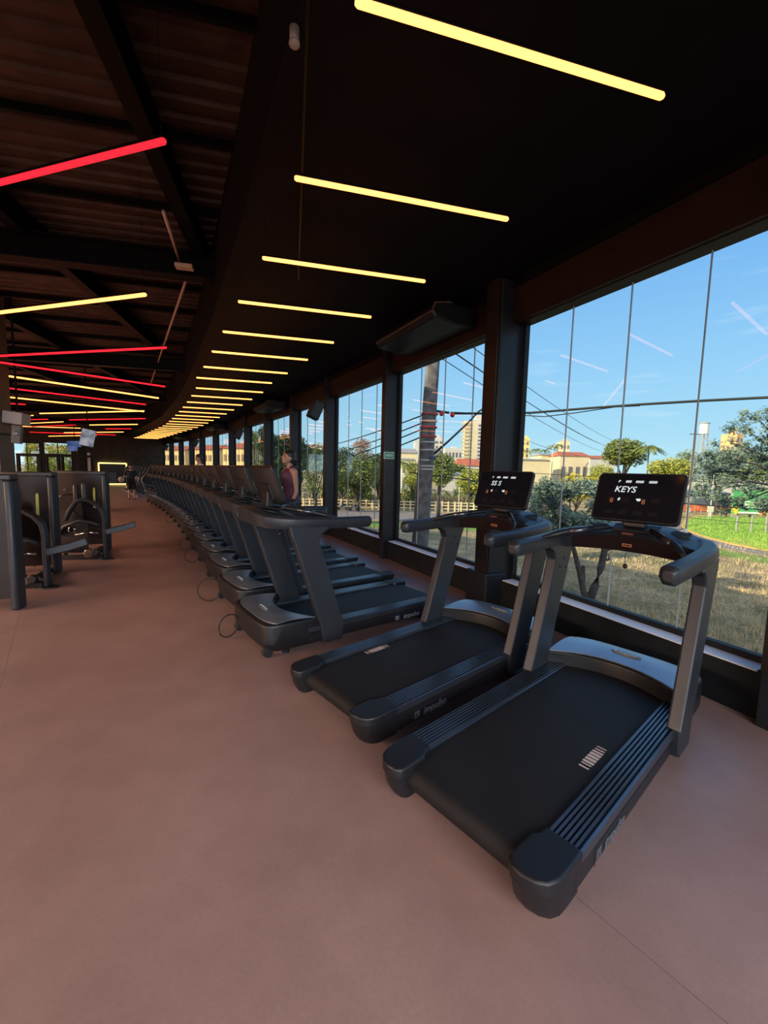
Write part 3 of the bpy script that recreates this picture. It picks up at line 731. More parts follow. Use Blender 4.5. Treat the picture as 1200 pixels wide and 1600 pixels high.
def speaker_unit():
    e = empty('loudspeaker', (0, 0, 0))
    rot = Matrix.Rotation(R(24), 3, 'Y')
    bm = bmesh.new(); fr = [(-0.11, -0.125), (0.11, -0.085), (0.11, 0.085), (-0.11, 0.125)]
    loft(bm, [[rot @ Vector((a, b, z)) for a, b in fr] for z in (-0.19, 0.19)]); finish('cabinet', bm, M_PLASTIC, e, 0.012)
    bm = bmesh.new(); box(bm, rot @ Vector((-0.114, 0, 0)), (0.008, 0.22, 0.35), rot=rot); g = finish('grille', bm, mat('speaker_grille', (0.05, 0.05, 0.055), 0.6, 0, 0.3, 500), e)
    bm = bmesh.new(); box(bm, (0.16, 0, -0.02), (0.14, 0.03, 0.03)); box(bm, (0.225, 0, -0.02), (0.012, 0.08, 0.12)); finish('wall_bracket', bm, M_CHROME, e, 0.003)
    return e
SP = speaker_unit(); first = True
for i_, lab in ((5, 'tilted black loudspeaker on the window column nearest the camera'), (8, 'tilted black loudspeaker on the window column, second from the camera'),
                (11, 'tilted black loudspeaker on the window column, third from the camera'), (14, 'tilted black loudspeaker on the window column, farthest from the camera')):
    o = SP if first else copy_tree(SP); first = False
    P = NODES[i_] - outward(i_) * 0.36; ou = outward(i_); tt = Vector((-ou.y, ou.x))
    P = P - Vector((ou.y * -0.0, 0))
    o.scale = (1.2, 1.2, 1.2); o.location = (P.x, P.y, 3.17); o.rotation_euler = (0, 0, math.atan2(ou.y, ou.x))
    tag(o, lab, 'loudspeaker', 'loudspeakers on the window columns')
# green exit sign on the column by the pole
ou = outward(4); tt = Vector((-ou.y, ou.x)); P = NODES[4] - ou * 0.035 - tt * 0.085
e = empty('exit_sign', (P.x, P.y, 1.99), math.atan2(tt.y, tt.x), 'small green and white emergency exit sign on the window column', 'sign'); e.scale = (1, 0.74, 0.78)
bm = bmesh.new(); box(bm, (0, 0, 0), (0.012, 0.30, 0.17)); finish('plate', bm, M_WHITE, e, 0.003)
bm = bmesh.new(); box(bm, (-0.0075, 0, 0), (0.003, 0.27, 0.14)); pl_ = finish('green_field', bm, mat('sign_green', (0.05, 0.30, 0.17), 0.4), e)
text('lettering', 'SAÍDA', 0.075, M_WHITE, pl_, (-0.0095, 0.0, 0.0), (R(90), 0, R(-90)), 0.0005, bold=0.002)
# ------------------------------------------------------------------ strength machines on the left
def strength_machine():
    e = empty('strength_machine', (0, 0, 0))
    # local x to the right, y away from the camera; origin at the foot of the tall grey side column
    bm = bmesh.new(); prism(bm, [(0.0, -0.09, 0.0), (0.085, -0.09, 0.0), (0.085, 0.09, 0.0), (0.0, 0.09, 0.0)], (0, 0, 1.50)); finish('side_column', bm, M_FRAMEGR, e, 0.03, 'auto')
    bm = bmesh.new(); prism(bm, [(-0.86, -0.09, 0.0), (-0.78, -0.09, 0.0), (-0.78, 0.09, 0.0), (-0.86, 0.09, 0.0)], (0, 0, 1.48)); finish('side_column', bm, M_FRAMEGR, e, 0.03, 'auto')
    bm = bmesh.new(); rows = []
    for k in range(13):
        x = -0.78 + 0.78 * k / 12; b = 0.05 * math.sin(math.pi * k / 12); top = 1.50 + 0.035 * math.sin(math.pi * k / 12)
        rows.append([(x, -0.065 - b, 0.14), (x, -0.065 - b, top), (x, 0.07, top), (x, 0.07, 0.14)])
    loft(bm, rows); sh = finish('weight_shroud', bm, M_SHROUD, e, 0, 'auto')
    bm = bmesh.new(); rows = [[(x_, y_ - 0.055*math.sin(math.pi*(x_+0.78)/0.78) * 1.0, z_) for x_, y_, z_ in r_] for r_ in [[(x, -0.075, 1.495), (x, -0.075, 1.56), (x, 0.08, 1.56), (x, 0.08, 1.495)] for x in [-0.83 + 0.1*k for k in range(10)]]]
    loft(bm, rows); finish('shroud_cap', bm, M_VINYL, e, 0.012)
    bm = bmesh.new(); prism(bm, [(-0.145, -0.092, 0.86), (-0.110, -0.086, 0.84), (-0.105, -0.086, 1.22), (-0.120, -0.088, 1.25), (-0.140, -0.092, 1.22)], (0, -0.010, 0)); finish('shroud_strip', bm, mat('yellow_green_strip', (0.55, 0.58, 0.13), 0.4), sh)  # narrow yellow-green strip on the shroud front
    bm = bmesh.new(); ellips(bm, (-0.60, -0.118, 1.20), (0.035, 0.006, 0.014)); finish('logo_plate', bm, M_SILVER, sh, 0, True)
    for k in range(12):
        bm = bmesh.new(); box(bm, (-0.38, 0.0, 0.19 + 0.045*k), (0.5, 0.1, 0.040)); finish('weight_plate', bm, M_PLASTIC, e)
    for x in (-0.5, -0.26):
        bm = bmesh.new(); tube(bm, [(x, 0.0, 0.1), (x, 0.0, 1.48)], 0.011, 8); finish('guide_rod', bm, M_CHROME, e, 0, True)
    # arched front frame
    pr = [(-0.028, -0.05), (0.028, -0.05), (0.028, 0.05), (-0.028, 0.05)]
    arch = [(-0.27, -0.87, 0.70), (-0.20, -0.87, 0.86), (-0.10, -0.87, 1.02), (0.0, -0.87, 1.075), (0.12, -0.87, 1.05), (0.24, -0.87, 0.975), (0.32, -0.87, 0.87), (0.345, -0.87, 0.74), (0.345, -0.87, 0.4), (0.345, -0.87, 0.02)]
    bm = bmesh.new(); sweep(bm, arch, pr, up=Vector((0, 1, 0))); finish('arched_frame', bm, M_FRAMEGR, e, 0.012, 'auto')
    bm = bmesh.new(); prism(bm, [(0.345 + 0.13*math.cos(a), -0.87 + 0.09*math.sin(a), 0.0) for a in [2*math.pi*k/20 for k in range(20)]], (0, 0, 0.018)); finish('base_plate', bm, M_PLASTIC, e, 0.004)
    bm = bmesh.new(); sweep(bm, [(0.33, -0.80, 0.06), (0.05, -0.5, 0.06), (-0.05, -0.02, 0.06)], [(-0.04, -0.035), (0.04, -0.035), (0.04, 0.035), (-0.04, 0.035)]); finish('floor_beam', bm, M_PLASTIC, e, 0.006)
    bm = bmesh.new(); sweep(bm, [(-0.75, -0.87, 0.05), (0.30, -0.87, 0.05)], [(-0.04, -0.035), (0.04, -0.035), (0.04, 0.035), (-0.04, 0.035)]); finish('floor_beam', bm, M_PLASTIC, e, 0.006)
    # foot lever to the right
    bm = bmesh.new(); sweep(bm, [(0.36, -0.90, 0.50), (0.60, -0.82, 0.555), (0.80, -0.76, 0.62)], [(-0.045, -0.05), (0.045, -0.05), (0.045, 0.05), (-0.045, 0.05)]); finish('lever_arm', bm, M_FRAMEGR, e, 0.01)
    # two upright thigh pads, seat, back pad, rollers
    for x, z in ((-0.10, 1.18), (0.03, 1.21)):
        bm = bmesh.new(); rows = [[(x + a*k_, -0.84 + b*k_, z_) for a, b in rrect(0.085, 0.085, 0.035, 3)] for z_, k_ in ((z-0.15, 0.6), (z-0.13, 1), (z+0.11, 1), (z+0.145, 0.75))]
        loft(bm, rows); finish('thigh_pad', bm, M_VINYL if x < 0 else M_FRAMEGR, e, 0, 'auto')
    bm = bmesh.new(); rows = [[(-0.42 + x_, -0.60 + y_*0.9, z_) for x_, y_ in rrect(0.40*k_, 0.46*k_, 0.09, 4)] for z_, k_ in ((0.47, 0.93), (0.49, 1.0), (0.54, 1.0), (0.565, 0.93))]
    loft(bm, rows); finish('seat', bm, M_VINYL, e, 0, 'auto')
    rt = Matrix.Rotation(R(12), 3, 'X'); bm = bmesh.new()
    rows = [[Vector((-0.42, -0.30, 0.86)) + rt @ Vector((x_, d_, z_)) for x_, z_ in rrect(0.38*k_, 0.56*k_, 0.09, 4)] for d_, k_ in ((-0.04, 0.93), (-0.02, 1.0), (0.03, 1.0), (0.05, 0.93))]
    loft(bm, rows); finish('back_pad', bm, M_VINYL, e, 0, 'auto')
    bm = bmesh.new(); tube(bm, [(-0.42, -0.60, 0.02), (-0.42, -0.60, 0.47)], 0.035, 10); finish('seat_post', bm, M_FRAMEGR, e, 0, 'auto')
    bm = bmesh.new(); rows = [( -0.45, -0.80, 0.44), (-0.28, -0.88, 0.60), (-0.05, -0.90, 0.70), (0.18, -0.90, 0.66), (0.28, -0.89, 0.60)]
    tube(bm, rows, 0.034, 10); finish('curved_handle', bm, M_FRAMEGR, e, 0, True)
    for (x, z, r_, m_) in ((-0.14, 0.55, 0.055, M_CHROME), (0.10, 0.13, 0.075, M_CHROME), (0.20, 0.14, 0.06, M_FRAMEGR)):
        bm = bmesh.new(); tube(bm, [(x, -0.97, z), (x, -0.90, z)], r_, 20); pu = finish('pulley_wheel', bm, m_, e, 0.01, 'auto')
    bm = bmesh.new(); tube(bm, [(-0.10, -0.93, 0.45), (0.10, -0.93, 0.50), (0.25, -0.90, 0.47)], 0.020, 8); finish('adjuster_bar', bm, M_CHROME, e, 0, True)
    bm = bmesh.new(); tube(bm, [(-0.40, -0.93, 0.22), (-0.02, -0.93, 0.22)], 0.065, 14); finish('ankle_roller', bm, M_VINYL, e, 0, 'auto')
    bm = bmesh.new(); rows = [[(-0.60 + 0.05*k, -0.75, 0.10), (-0.60 + 0.05*k, -0.75, 0.62 + 0.28*math.sin(math.pi*k/12)), (-0.60 + 0.05*k, -0.70, 0.62 + 0.28*math.sin(math.pi*k/12)), (-0.60 + 0.05*k, -0.70, 0.10)] for k in range(13)]
    loft(bm, rows); finish('guard_panel', bm, M_VINYL, e, 0, 'auto')
    return e
SM = strength_machine()
MP = [((-4.27, 4.70), 'strength machine cut off by the left picture edge, only its grey column showing'),
      ((-5.10, 6.33), 'strength machine with a pale green strip, between the edge column and the next one'),
      ((-5.50, 8.13), 'strength machine beside the aisle, farthest of the three big ones on the left')]
for k, (p, lab) in enumerate(MP):
    o = copy_tree(SM) if k != 1 else SM
    if k == 0:   # only its tall columns and shroud are built: the rest lies outside the picture
        for ch in list(o.children):
            if ch.name.split('.')[0] not in ('side_column', 'weight_shroud', 'shroud_cap', 'weight_plate', 'guide_rod'):
                bpy.data.objects.remove(ch, do_unlink=True)
    o.location = (p[0], p[1], 0); o.rotation_euler = (0, 0, R(12.5)); tag(o, lab, 'gym machine', 'strength machines left of the aisle')
def rack(loc, rz, w, h, lab):
    e = empty('power_rack', loc, rz, lab, 'rack')
    for sx in (-1, 1):
        for y in (0, 0.9):
            bm = bmesh.new(); box(bm, (sx*w/2, y, h/2), (0.075, 0.075, h)); finish('post', bm, M_BEAM, e, 0.006)
    for y in (0, 0.9):
        bm = bmesh.new(); box(bm, (0, y, h - 0.04), (w, 0.075, 0.08)); finish('cross_bar', bm, M_BEAM, e, 0.006)
    for sx in (-1, 1):
        bm = bmesh.new(); box(bm, (sx*w/2, 0.45, 0.04), (0.075, 0.9, 0.08)); finish('side_beam', bm, M_BEAM, e, 0.006)
    bm = bmesh.new(); tube(bm, [(-w/2 - 0.3, -0.02, 1.25), (w/2 + 0.3, -0.02, 1.25)], 0.014, 8); finish('barbell', bm, M_CHROME, e)
    bm = bmesh.new(); box(bm, (0, 0.45, 0.42), (0.3, 1.1, 0.09)); finish('bench_pad', bm, M_VINYL, e, 0.02)
    return e
p = at(99, 740, 14); rack((p.x, p.y, 0), R(10), 0.95, 2.0, 'black power rack framing the bright windows behind the strength machines')
p = at(47, 740, 12); rack((p.x, p.y, 0), R(10), 0.55, 1.95, 'narrow black rack at far left behind the nearer strength machines')
# cable tower, hanging televisions, board, loudspeaker, pillar, fire point
p = at(131, 735, 15.5)
e = empty('cable_tower', (p.x, p.y, 0), R(12.5), 'tall dark cable tower standing under the tilted television', 'gym machine')
bm = bmesh.new(); box(bm, (0, 0, 1.15), (0.28, 0.2, 2.3)); finish('tower', bm, M_BEAM, e, 0.02)
bm = bmesh.new(); box(bm, (0, 0, 0.03), (0.7, 0.9, 0.06)); finish('base', bm, M_BEAM, e, 0.01)
bm = bmesh.new(); box(bm, (0.20, -0.05, 1.3), (0.10, 0.02, 1.6)); finish('guide_panel', bm, mat('pale_panel', (0.45, 0.42, 0.38), 0.5), e, 0.004)
def tv(px, py, Y, w, h, tilt, yaw, colr, lab):
    p = at(px, py, Y); e = empty('television', p, yaw, lab, 'television', 'televisions hanging over the hall')
    rot = Matrix.Rotation(tilt, 3, 'Y')
    bm = bmesh.new(); box(bm, (0, 0.02, 0), (w, 0.05, h), rot=rot); finish('casing', bm, M_PLASTIC, e, 0.006)
    bm = bmesh.new(); box(bm, (0, -0.008, 0), (w*0.96, 0.004, h*0.94), rot=rot)
    mm = MATS.get(colr[0]) or emission(colr[0], (1, 1, 1), 1.0)
    t = mm.node_tree
    if len(t.nodes) == 2:
        em = [n for n in t.nodes if n.type == 'EMISSION'][0]; tcn = N(t, 'ShaderNodeTexCoord'); nn = N(t, 'ShaderNodeTexNoise'); nn.inputs['Scale'].default_value = 3.5; nn.inputs['Detail'].default_value = 4
        rr_ = N(t, 'ShaderNodeValToRGB'); rr_.color_ramp.elements[0].position = 0.4; rr_.color_ramp.elements[1].position = 0.62
        rr_.color_ramp.elements[0].color = (*colr[1], 1); rr_.color_ramp.elements[1].color = (*colr[2], 1)
        t.links.new(tcn.outputs['Object'], nn.inputs['Vector']); t.links.new(nn.outputs['Fac'], rr_.inputs[0]); t.links.new(rr_.outputs[0], em.inputs[0])
    finish('screen', bm, mm, e)
    bm = bmesh.new(); tube(bm, [(0, 0.06, 0.0), (0, 0.06, ROOF - p.z)], 0.02, 8); finish('hanging_rod', bm, M_BEAM, e)
tv(137, 684, 14.5, 0.42, 0.60, R(12), R(25), ('screen_grey', (0.10, 0.12, 0.17), (0.36, 0.35, 0.40)), 'tilted television with a pale grey picture hanging above the cable tower')
tv(116, 697, 20, 0.60, 0.50, R(-3), R(15), ('screen_blue', (0.03, 0.06, 0.17), (0.10, 0.14, 0.30)), 'small television with a blue picture just left of the pale tilted one')
p = at(26, 654, 8.5)
e = empty('projector_box', p, R(20), 'pale hanging box at the far left above the grey loudspeaker', 'box')
bm = bmesh.new(); box(bm, (0, 0, 0), (0.32, 0.4, 0.24), rot=Matrix.Rotation(R(6), 3, 'Y')); finish('casing', bm, mat('pale_grey_casing', (0.42, 0.40, 0.40), 0.5), e, 0.015)
bm = bmesh.new(); tube(bm, [(0, 0.05, 0.1), (0, 0.05, ROOF - p.z)], 0.02, 8); finish('hanging_rod', bm, M_BEAM, e)
p = at(27, 679, 8.0)
e = empty('loudspeaker', p, R(25), 'slim grey loudspeaker at the far left, under the pale hanging box', 'loudspeaker')
bm = bmesh.new(); box(bm, (0, 0, 0), (0.14, 0.14, 0.34), rot=Matrix.Rotation(R(5), 3, 'Y')); finish('cabinet', bm, mat('grey_cabinet', (0.12, 0.11, 0.10), 0.5), e, 0.012)
bm = bmesh.new(); ellips(bm, (0.0, -0.072, 0.02), (0.05, 0.012, 0.05)); finish('cone', bm, M_SILVER, e, 0, True)
bm = bmesh.new(); box(bm, (-0.20, 0.1, 0.0), (0.35, 0.04, 0.04)); finish('bracket', bm, M_BEAM, e)
p = at(2, 700, 8.3); bm = bmesh.new(); box(bm, (p.x - 0.14, p.y, ROOF/2), (0.42, 0.42, ROOF), rz=R(12.5)); tag(finish('trim_18', bm, mat('brown_pillar_paint', (0.12, 0.07, 0.045), 0.5, 0, 0.05, 10, 0.2)), kind='structure')
p = at(10.5, 707, 8.6)
e = empty('fire_sign', p, R(20), 'grey fire extinguisher sign plate with a red field at the far left edge', 'sign')
bm = bmesh.new(); box(bm, (0, 0, 0), (0.14, 0.015, 0.48)); finish('plate', bm, mat('grey_green_plate', (0.22, 0.26, 0.25), 0.5), e, 0.003)
bm = bmesh.new(); box(bm, (0, -0.010, -0.02), (0.11, 0.006, 0.14)); finish('red_field', bm, mat('sign_red', (0.55, 0.03, 0.02), 0.5), e)
bm = bmesh.new(); box(bm, (0.0, -0.014, -0.02), (0.035, 0.004, 0.09)); box(bm, (0, -0.010, -0.15), (0.11, 0.006, 0.09)); finish('white_pictogram', bm, M_WHITE, e)
bm = bmesh.new(); box(bm, (-0.2, 0.03, 0), (0.5, 0.04, 0.04)); finish('bracket', bm, M_BEAM, e)
# glowing square portal on the end wall
d_ = (ENDL - NODES[-1]).normalized(); dn = Vector((-d_.y, d_.x)) * 1.0
def endp(t_, o_, z_): q = NODES[-1] + d_ * t_ + dn * o_; return Vector((q.x, q.y, z_))
if (Vector((0, 0)) - NODES[-1]).dot(dn) < 0: dn = -dn
t0, t1 = 2.75, 4.65
e = empty('neon_frame', endp((t0+t1)/2, 0.20, 0.10), math.atan2(d_.y, d_.x), 'glowing pale yellow square neon frame on the far end wall', 'lamp')
sg = 1 if (Matrix.Rotation(math.atan2(d_.y, d_.x), 2) @ Vector((0, 1))).dot(dn) > 0 else -1
M_NEON = emission('pale_neon', (1.0, 0.72, 0.20), 3.0)
hw = (t1 - t0) / 2
bm = bmesh.new(); pts = [(-hw, 0, 0), (hw, 0, 0), (hw, 0, 1.68), (-hw, 0, 1.68)]
for a, b in zip(pts, pts[1:] + pts[:1]): tube(bm, [a, b], 0.045, 8)
finish('neon_tube', bm, M_NEON, e)
bm = bmesh.new(); box(bm, (0, -sg*0.06, 0.84), (2*hw, 0.03, 1.68)); bp_ = finish('back_panel', bm, mat('dark_portal', (0.03, 0.02, 0.014), 0.2), e)
bm = bmesh.new()
for k in range(5): box(bm, (-0.2 + 0.13*k, -sg*0.03, 0.55), (0.015, 0.01, 0.8))
for k in range(6): box(bm, (0.06, -sg*0.03, 0.2 + 0.14*k), (0.55, 0.01, 0.015))
finish('wire_grid', bm, M_SILVERB, bp_)
# elliptical trainers between the treadmill row and the end wall
def trainer():
    e = empty('elliptical_trainer', (0, 0, 0))
    bm = bmesh.new(); box(bm, (0.0, 0, 0.06), (1.7, 0.10, 0.07)); box(bm, (-0.8, 0, 0.04), (0.07, 0.6, 0.08)); box(bm, (0.8, 0, 0.04), (0.07, 0.6, 0.08)); finish('base_frame', bm, mat('silver_grey_frame', (0.30, 0.28, 0.27), 0.4, 0.5), e, 0.01)
    bm = bmesh.new(); tube(bm, [(-0.55, -0.13, 0.38), (-0.55, -0.11, 0.38), (-0.55, 0.11, 0.38), (-0.55, 0.13, 0.38)], [0.22, 0.30, 0.30, 0.22], 20); finish('drive_housing', bm, M_PLASTIC, e, 0, 'auto')
    bm = bmesh.new(); sweep(bm, [(0.45, 0, 0.08), (0.62, 0, 0.8), (0.55, 0, 1.4)], [(-0.04, -0.05), (0.04, -0.05), (0.04, 0.05), (-0.04, 0.05)]); finish('mast', bm, M_FRAMEGR, e, 0.01)
    bm = bmesh.new(); box(bm, (0.50, 0, 1.47), (0.06, 0.34, 0.24), rot=Matrix.Rotation(R(-20), 3, 'Y')); finish('console', bm, M_PLASTIC, e, 0.01)
    for s in (-1, 1):
        bm = bmesh.new(); tube(bm, [(0.30 + 0.15*s, s*0.24, 0.35), (0.60, s*0.24, 0.95), (0.42 - 0.1*s, s*0.26, 1.35), (0.30 - 0.1*s, s*0.22, 1.62)], 0.022, 8); finish('arm_lever', bm, mat('silver_grey_frame', (0.3, 0.28, 0.27), 0.4, 0.5), e, 0, True)
        bm = bmesh.new(); tube(bm, [(-0.60 - 0.2*s, s*0.17, 0.38 + 0.15*s), (0.30 + 0.15*s, s*0.22, 0.32)], 0.022, 8); finish('pedal_arm', bm, M_CHROME, e, 0, True)
        bm = bmesh.new(); box(bm, (-0.05, s*0.20, 0.38 + 0.07*s), (0.36, 0.15, 0.05)); finish('foot_pedal', bm, M_RUBBER, e, 0.01)
    return e
TR = trainer(); q = at(246, 774, 22.8); q = Vector((q.x - 0.25, q.y))
for k in range(7):
    o = TR if k == 0 else copy_tree(TR); o.location = (q.x, q.y, 0); o.rotation_euler = (0, 0, R(225))
    tag(o, 'grey elliptical trainer beyond the treadmills, %s of its row counted from the camera' % ORD[k], 'elliptical trainer', 'elliptical trainers beyond the treadmill row')
    q = q + Vector((math.cos(R(127)), math.sin(R(127)))) * 1.25

# ------------------------------------------------------------------ people
def cap(bm, a, b, ra, rb, seg=12):
    a = Vector(a); b = Vector(b); d = (b - a); 
    tube(bm, [a, b], [ra, rb], seg); ellips(bm, a, (ra, ra, ra), None, seg, 8); ellips(bm, b, (rb, rb, rb), None, seg, 8)
def skin_mesh(name, bm, m, parent, vox=0.011, smooth_it=4):
    o = finish(name, bm, m, parent, 0, True)
    r_ = o.modifiers.new('remesh', 'REMESH'); r_.mode = 'VOXEL'; r_.voxel_size = vox; r_.use_smooth_shade = True
    s_ = o.modifiers.new('smooth', 'SMOOTH'); s_.iterations = smooth_it; s_.factor = 0.5
    return o
def hand(bm, w, d, side, curl=0.35):
    """palm, four bent fingers of unequal length and a thumb; d = direction of the forearm"""
    w = Vector(w); d = Vector(d).normalized(); s = Vector((0, 1, 0)); f = d.cross(s).normalized()
    if f.x < 0: f = -f
    palm = w + d * 0.055
    for k in range(4):
        o_ = f * (0.030 - 0.020 * k)
        cap(bm, w + o_ * 0.6, w + d * 0.085 + o_, 0.015, 0.0125, 8)
        L = (0.066, 0.074, 0.068, 0.054)[k]
        a = w + d * 0.085 + o_; inn = -s * side
        b = a + (d * math.cos(curl) + inn * math.sin(curl)) * L * 0.5; c = b + (d * math.cos(curl*2.4) + inn * math.sin(curl*2.4)) * L * 0.5
        cap(bm, a, b, 0.0105, 0.0095, 8); cap(bm, b, c, 0.0095, 0.0078, 8)
    t0_ = w + d * 0.025 + f * 0.028; t1_ = t0_ + (d * 0.6 + f * 0.7 - s * side * 0.3).normalized() * 0.038; t2_ = t1_ + (d * 0.9 + f * 0.25 - s * side * 0.2).normalized() * 0.030
    cap(bm, t0_, t1_, 0.014, 0.0115, 8); cap(bm, t1_, t2_, 0.0115, 0.0095, 8)
def person(loc, rz, hgt, label, J, skin, top, bottom, shoes, hair, female=False, ponytail=False, mask=False, sleeve=0.5, shorts=False, vox=0.011, headpitch=0.0):
    e = empty('person', loc, rz, label, 'person'); k = hgt / 1.75; e.scale = (k, k, k)
    bm = bmesh.new(); sw = 0.165 if female else 0.195
    neck = Vector((J.get('lean', 0.0), 0, 1.47)); chest = Vector((J.get('lean', 0.0)*0.7, 0, 1.27)); pel = Vector((0, 0, 0.95))
    ellips(bm, chest, (0.115, 0.165 if female else 0.185, 0.20)); ellips(bm, (pel + chest)/2, (0.10, 0.14 if female else 0.155, 0.17)); ellips(bm, pel, (0.12, 0.175 if female else 0.165, 0.12))
    cap(bm, neck - Vector((0, 0, 0.03)), neck + Vector((0.012, 0, 0.09)), 0.062 if not female else 0.052, 0.052 if not female else 0.045)
    hr = Matrix.Rotation(-headpitch, 3, 'Y'); hc = neck + Vector((0.025, 0, 0.165))
    def Hd(v): return hc + hr @ Vector(v)
    ellips(bm, Hd((0, 0, 0.012)), (0.092, 0.074, 0.105), hr); ellips(bm, Hd((0.030, 0, -0.055)), (0.058, 0.050, 0.058), hr)
    ellips(bm, Hd((0.052, 0, -0.092)), (0.026, 0.026, 0.020), hr)             # chin
    cap(bm, Hd((0.086, 0, 0.012)), Hd((0.108, 0, -0.022)), 0.009, 0.014, 8)      # nose
    for s in (-1, 1):
        ellips(bm, Hd((0.082, s*0.032, 0.022)), (0.016, 0.022, 0.010), hr)     # brow
        ellips(bm, Hd((-0.005, s*0.076, -0.010)), (0.018, 0.009, 0.030), hr)   # ears
        ellips(bm, Hd((0.068, s*0.036, -0.022)), (0.022, 0.022, 0.020), hr)    # cheek
    ellips(bm, Hd((0.086, 0, -0.050)), (0.010, 0.024, 0.007), hr); ellips(bm, Hd((0.084, 0, -0.062)), (0.010, 0.020, 0.008), hr)  # lips
    for s, kk in ((1, 'l'), (-1, 'r')):
        sh = neck + Vector((0, s*sw, -0.06)); el = Vector(J['el_'+kk]); wr = Vector(J['wr_'+kk])
        cap(bm, neck + Vector((0, s*0.06, -0.02)), sh, 0.055, 0.056)
        cap(bm, sh, el, 0.052 if not female else 0.047, 0.040 if not female else 0.036); cap(bm, el, wr, 0.040 if not female else 0.036, 0.026); hand(bm, wr, wr - el, s)
        hp = pel + Vector((0, s*0.09, -0.03)); kn = Vector(J['kn_'+kk]); an = Vector(J['an_'+kk])
        cap(bm, hp, kn, 0.090, 0.056); cap(bm, kn, kn.lerp(an, 0.35) - Vector((0.012, 0, 0)), 0.054, 0.056); cap(bm, kn.lerp(an, 0.35) - Vector((0.012, 0, 0)), an, 0.054, 0.036)
        cap(bm, an, an + Vector((0.10, 0, -0.045)), 0.035, 0.028)
    skin_mesh('body', bm, skin, e, vox)
    # eyes
    for s in (-1, 1):
        bm = bmesh.new(); ellips(bm, Hd((0.087, s*0.031, 0.003)), (0.008, 0.013, 0.007), hr, 10, 6); finish('eye', bm, mat('dark_eye', (0.03, 0.02, 0.015), 0.3), e, 0, True)
    # hair
    bm = bmesh.new(); ellips(bm, Hd((-0.014, 0, 0.046)), (0.098, 0.086, 0.088), hr); ellips(bm, Hd((-0.045, 0, -0.005)), (0.068, 0.080, 0.085), hr)
    if ponytail:
        tube(bm, [Hd((-0.09, 0, 0.02)), Hd((-0.13, 0, -0.01)), Hd((-0.155, 0.005, -0.08)), Hd((-0.165, 0.01, -0.16)), Hd((-0.15, 0.01, -0.23))], [0.030, 0.042, 0.052, 0.042, 0.012], 12)
    skin_mesh('hair', bm, hair, e, vox, 2)
    if mask:
        bm = bmesh.new(); ellips(bm, Hd((0.045, 0, -0.050)), (0.062, 0.060, 0.048), hr); skin_mesh('face_mask', bm, M_RUBBER, e, vox)
    # top
    bm = bmesh.new()
    ellips(bm, chest, (0.128, 0.178 if female else 0.20, 0.205)); ellips(bm, (pel + chest)/2, (0.118, 0.160 if female else 0.175, 0.20)); ellips(bm, pel + Vector((0, 0, 0.03)), (0.138, 0.188 if female else 0.182, 0.14))
    for s, kk in ((1, 'l'), (-1, 'r')):
        sh = neck + Vector((0, s*sw, -0.06)); el = Vector(J['el_'+kk])
        if sleeve > 0: cap(bm, neck + Vector((0, s*0.08, -0.035)), sh, 0.060, 0.064); cap(bm, sh, sh.lerp(el, sleeve), 0.064, 0.062)
        else: cap(bm, neck + Vector((0, s*0.085, -0.005)), chest + Vector((0, s*0.10, 0.02)), 0.052, 0.085); ellips(bm, chest + Vector((0.02, 0, 0.06)), (0.125, 0.15, 0.15))
    skin_mesh('top' if female else 'shirt', bm, top, e, vox)
    bm = bmesh.new(); ellips(bm, pel, (0.132, 0.188, 0.13))
    for s, kk in ((1, 'l'), (-1, 'r')):
        hp = pel + Vector((0, s*0.09, -0.03)); kn = Vector(J['kn_'+kk]); an = Vector(J['an_'+kk])
        if shorts: cap(bm, hp, hp.lerp(kn, 0.85), 0.105, 0.088)
        else: cap(bm, hp, kn, 0.098, 0.064); cap(bm, kn, kn.lerp(an, 0.35) - Vector((0.012, 0, 0)), 0.062, 0.063); cap(bm, kn.lerp(an, 0.35) - Vector((0.012, 0, 0)), kn.lerp(an, 0.9), 0.062, 0.044)
    skin_mesh('shorts' if shorts else 'leggings', bm, bottom, e, vox)
    for s, kk in ((1, 'l'), (-1, 'r')):
        an = Vector(J['an_'+kk]); tip = J.get('pitch_'+kk, 0.0); rot = Matrix.Rotation(tip, 3, 'Y')
        def F(v): return an + rot @ Vector(v)
        bm = bmesh.new(); ellips(bm, F((0.04, 0, -0.045)), (0.135, 0.046, 0.036), rot); ellips(bm, F((-0.01, 0, -0.01)), (0.062, 0.044, 0.052), rot); ellips(bm, F((0.11, 0, -0.048)), (0.062, 0.048, 0.030), rot)
        skin_mesh('shoe', bm, shoes, e, vox)
    return e
SKIN = mat('tan_skin', (0.42, 0.22, 0.15), 0.5, 0, 0.05, 200, 0.06); SKIN2 = mat('light_brown_skin', (0.50, 0.28, 0.20), 0.5, 0, 0.05, 200, 0.06)
HAIR = mat('dark_hair', (0.012, 0.009, 0.010), 0.45, 0, 0.4, 90); HAIR2 = mat('brown_hair', (0.05, 0.025, 0.018), 0.6, 0, 0.4, 90)
def on_tread(k, u, v=0):
    p, a = rows_t[k]; c, s = math.cos(R(a)), math.sin(R(a)); return Vector((p.x + c*u - s*v, p.y + s*u + c*v, 0.205)), R(a)
p, a = on_tread(2, 0.80)
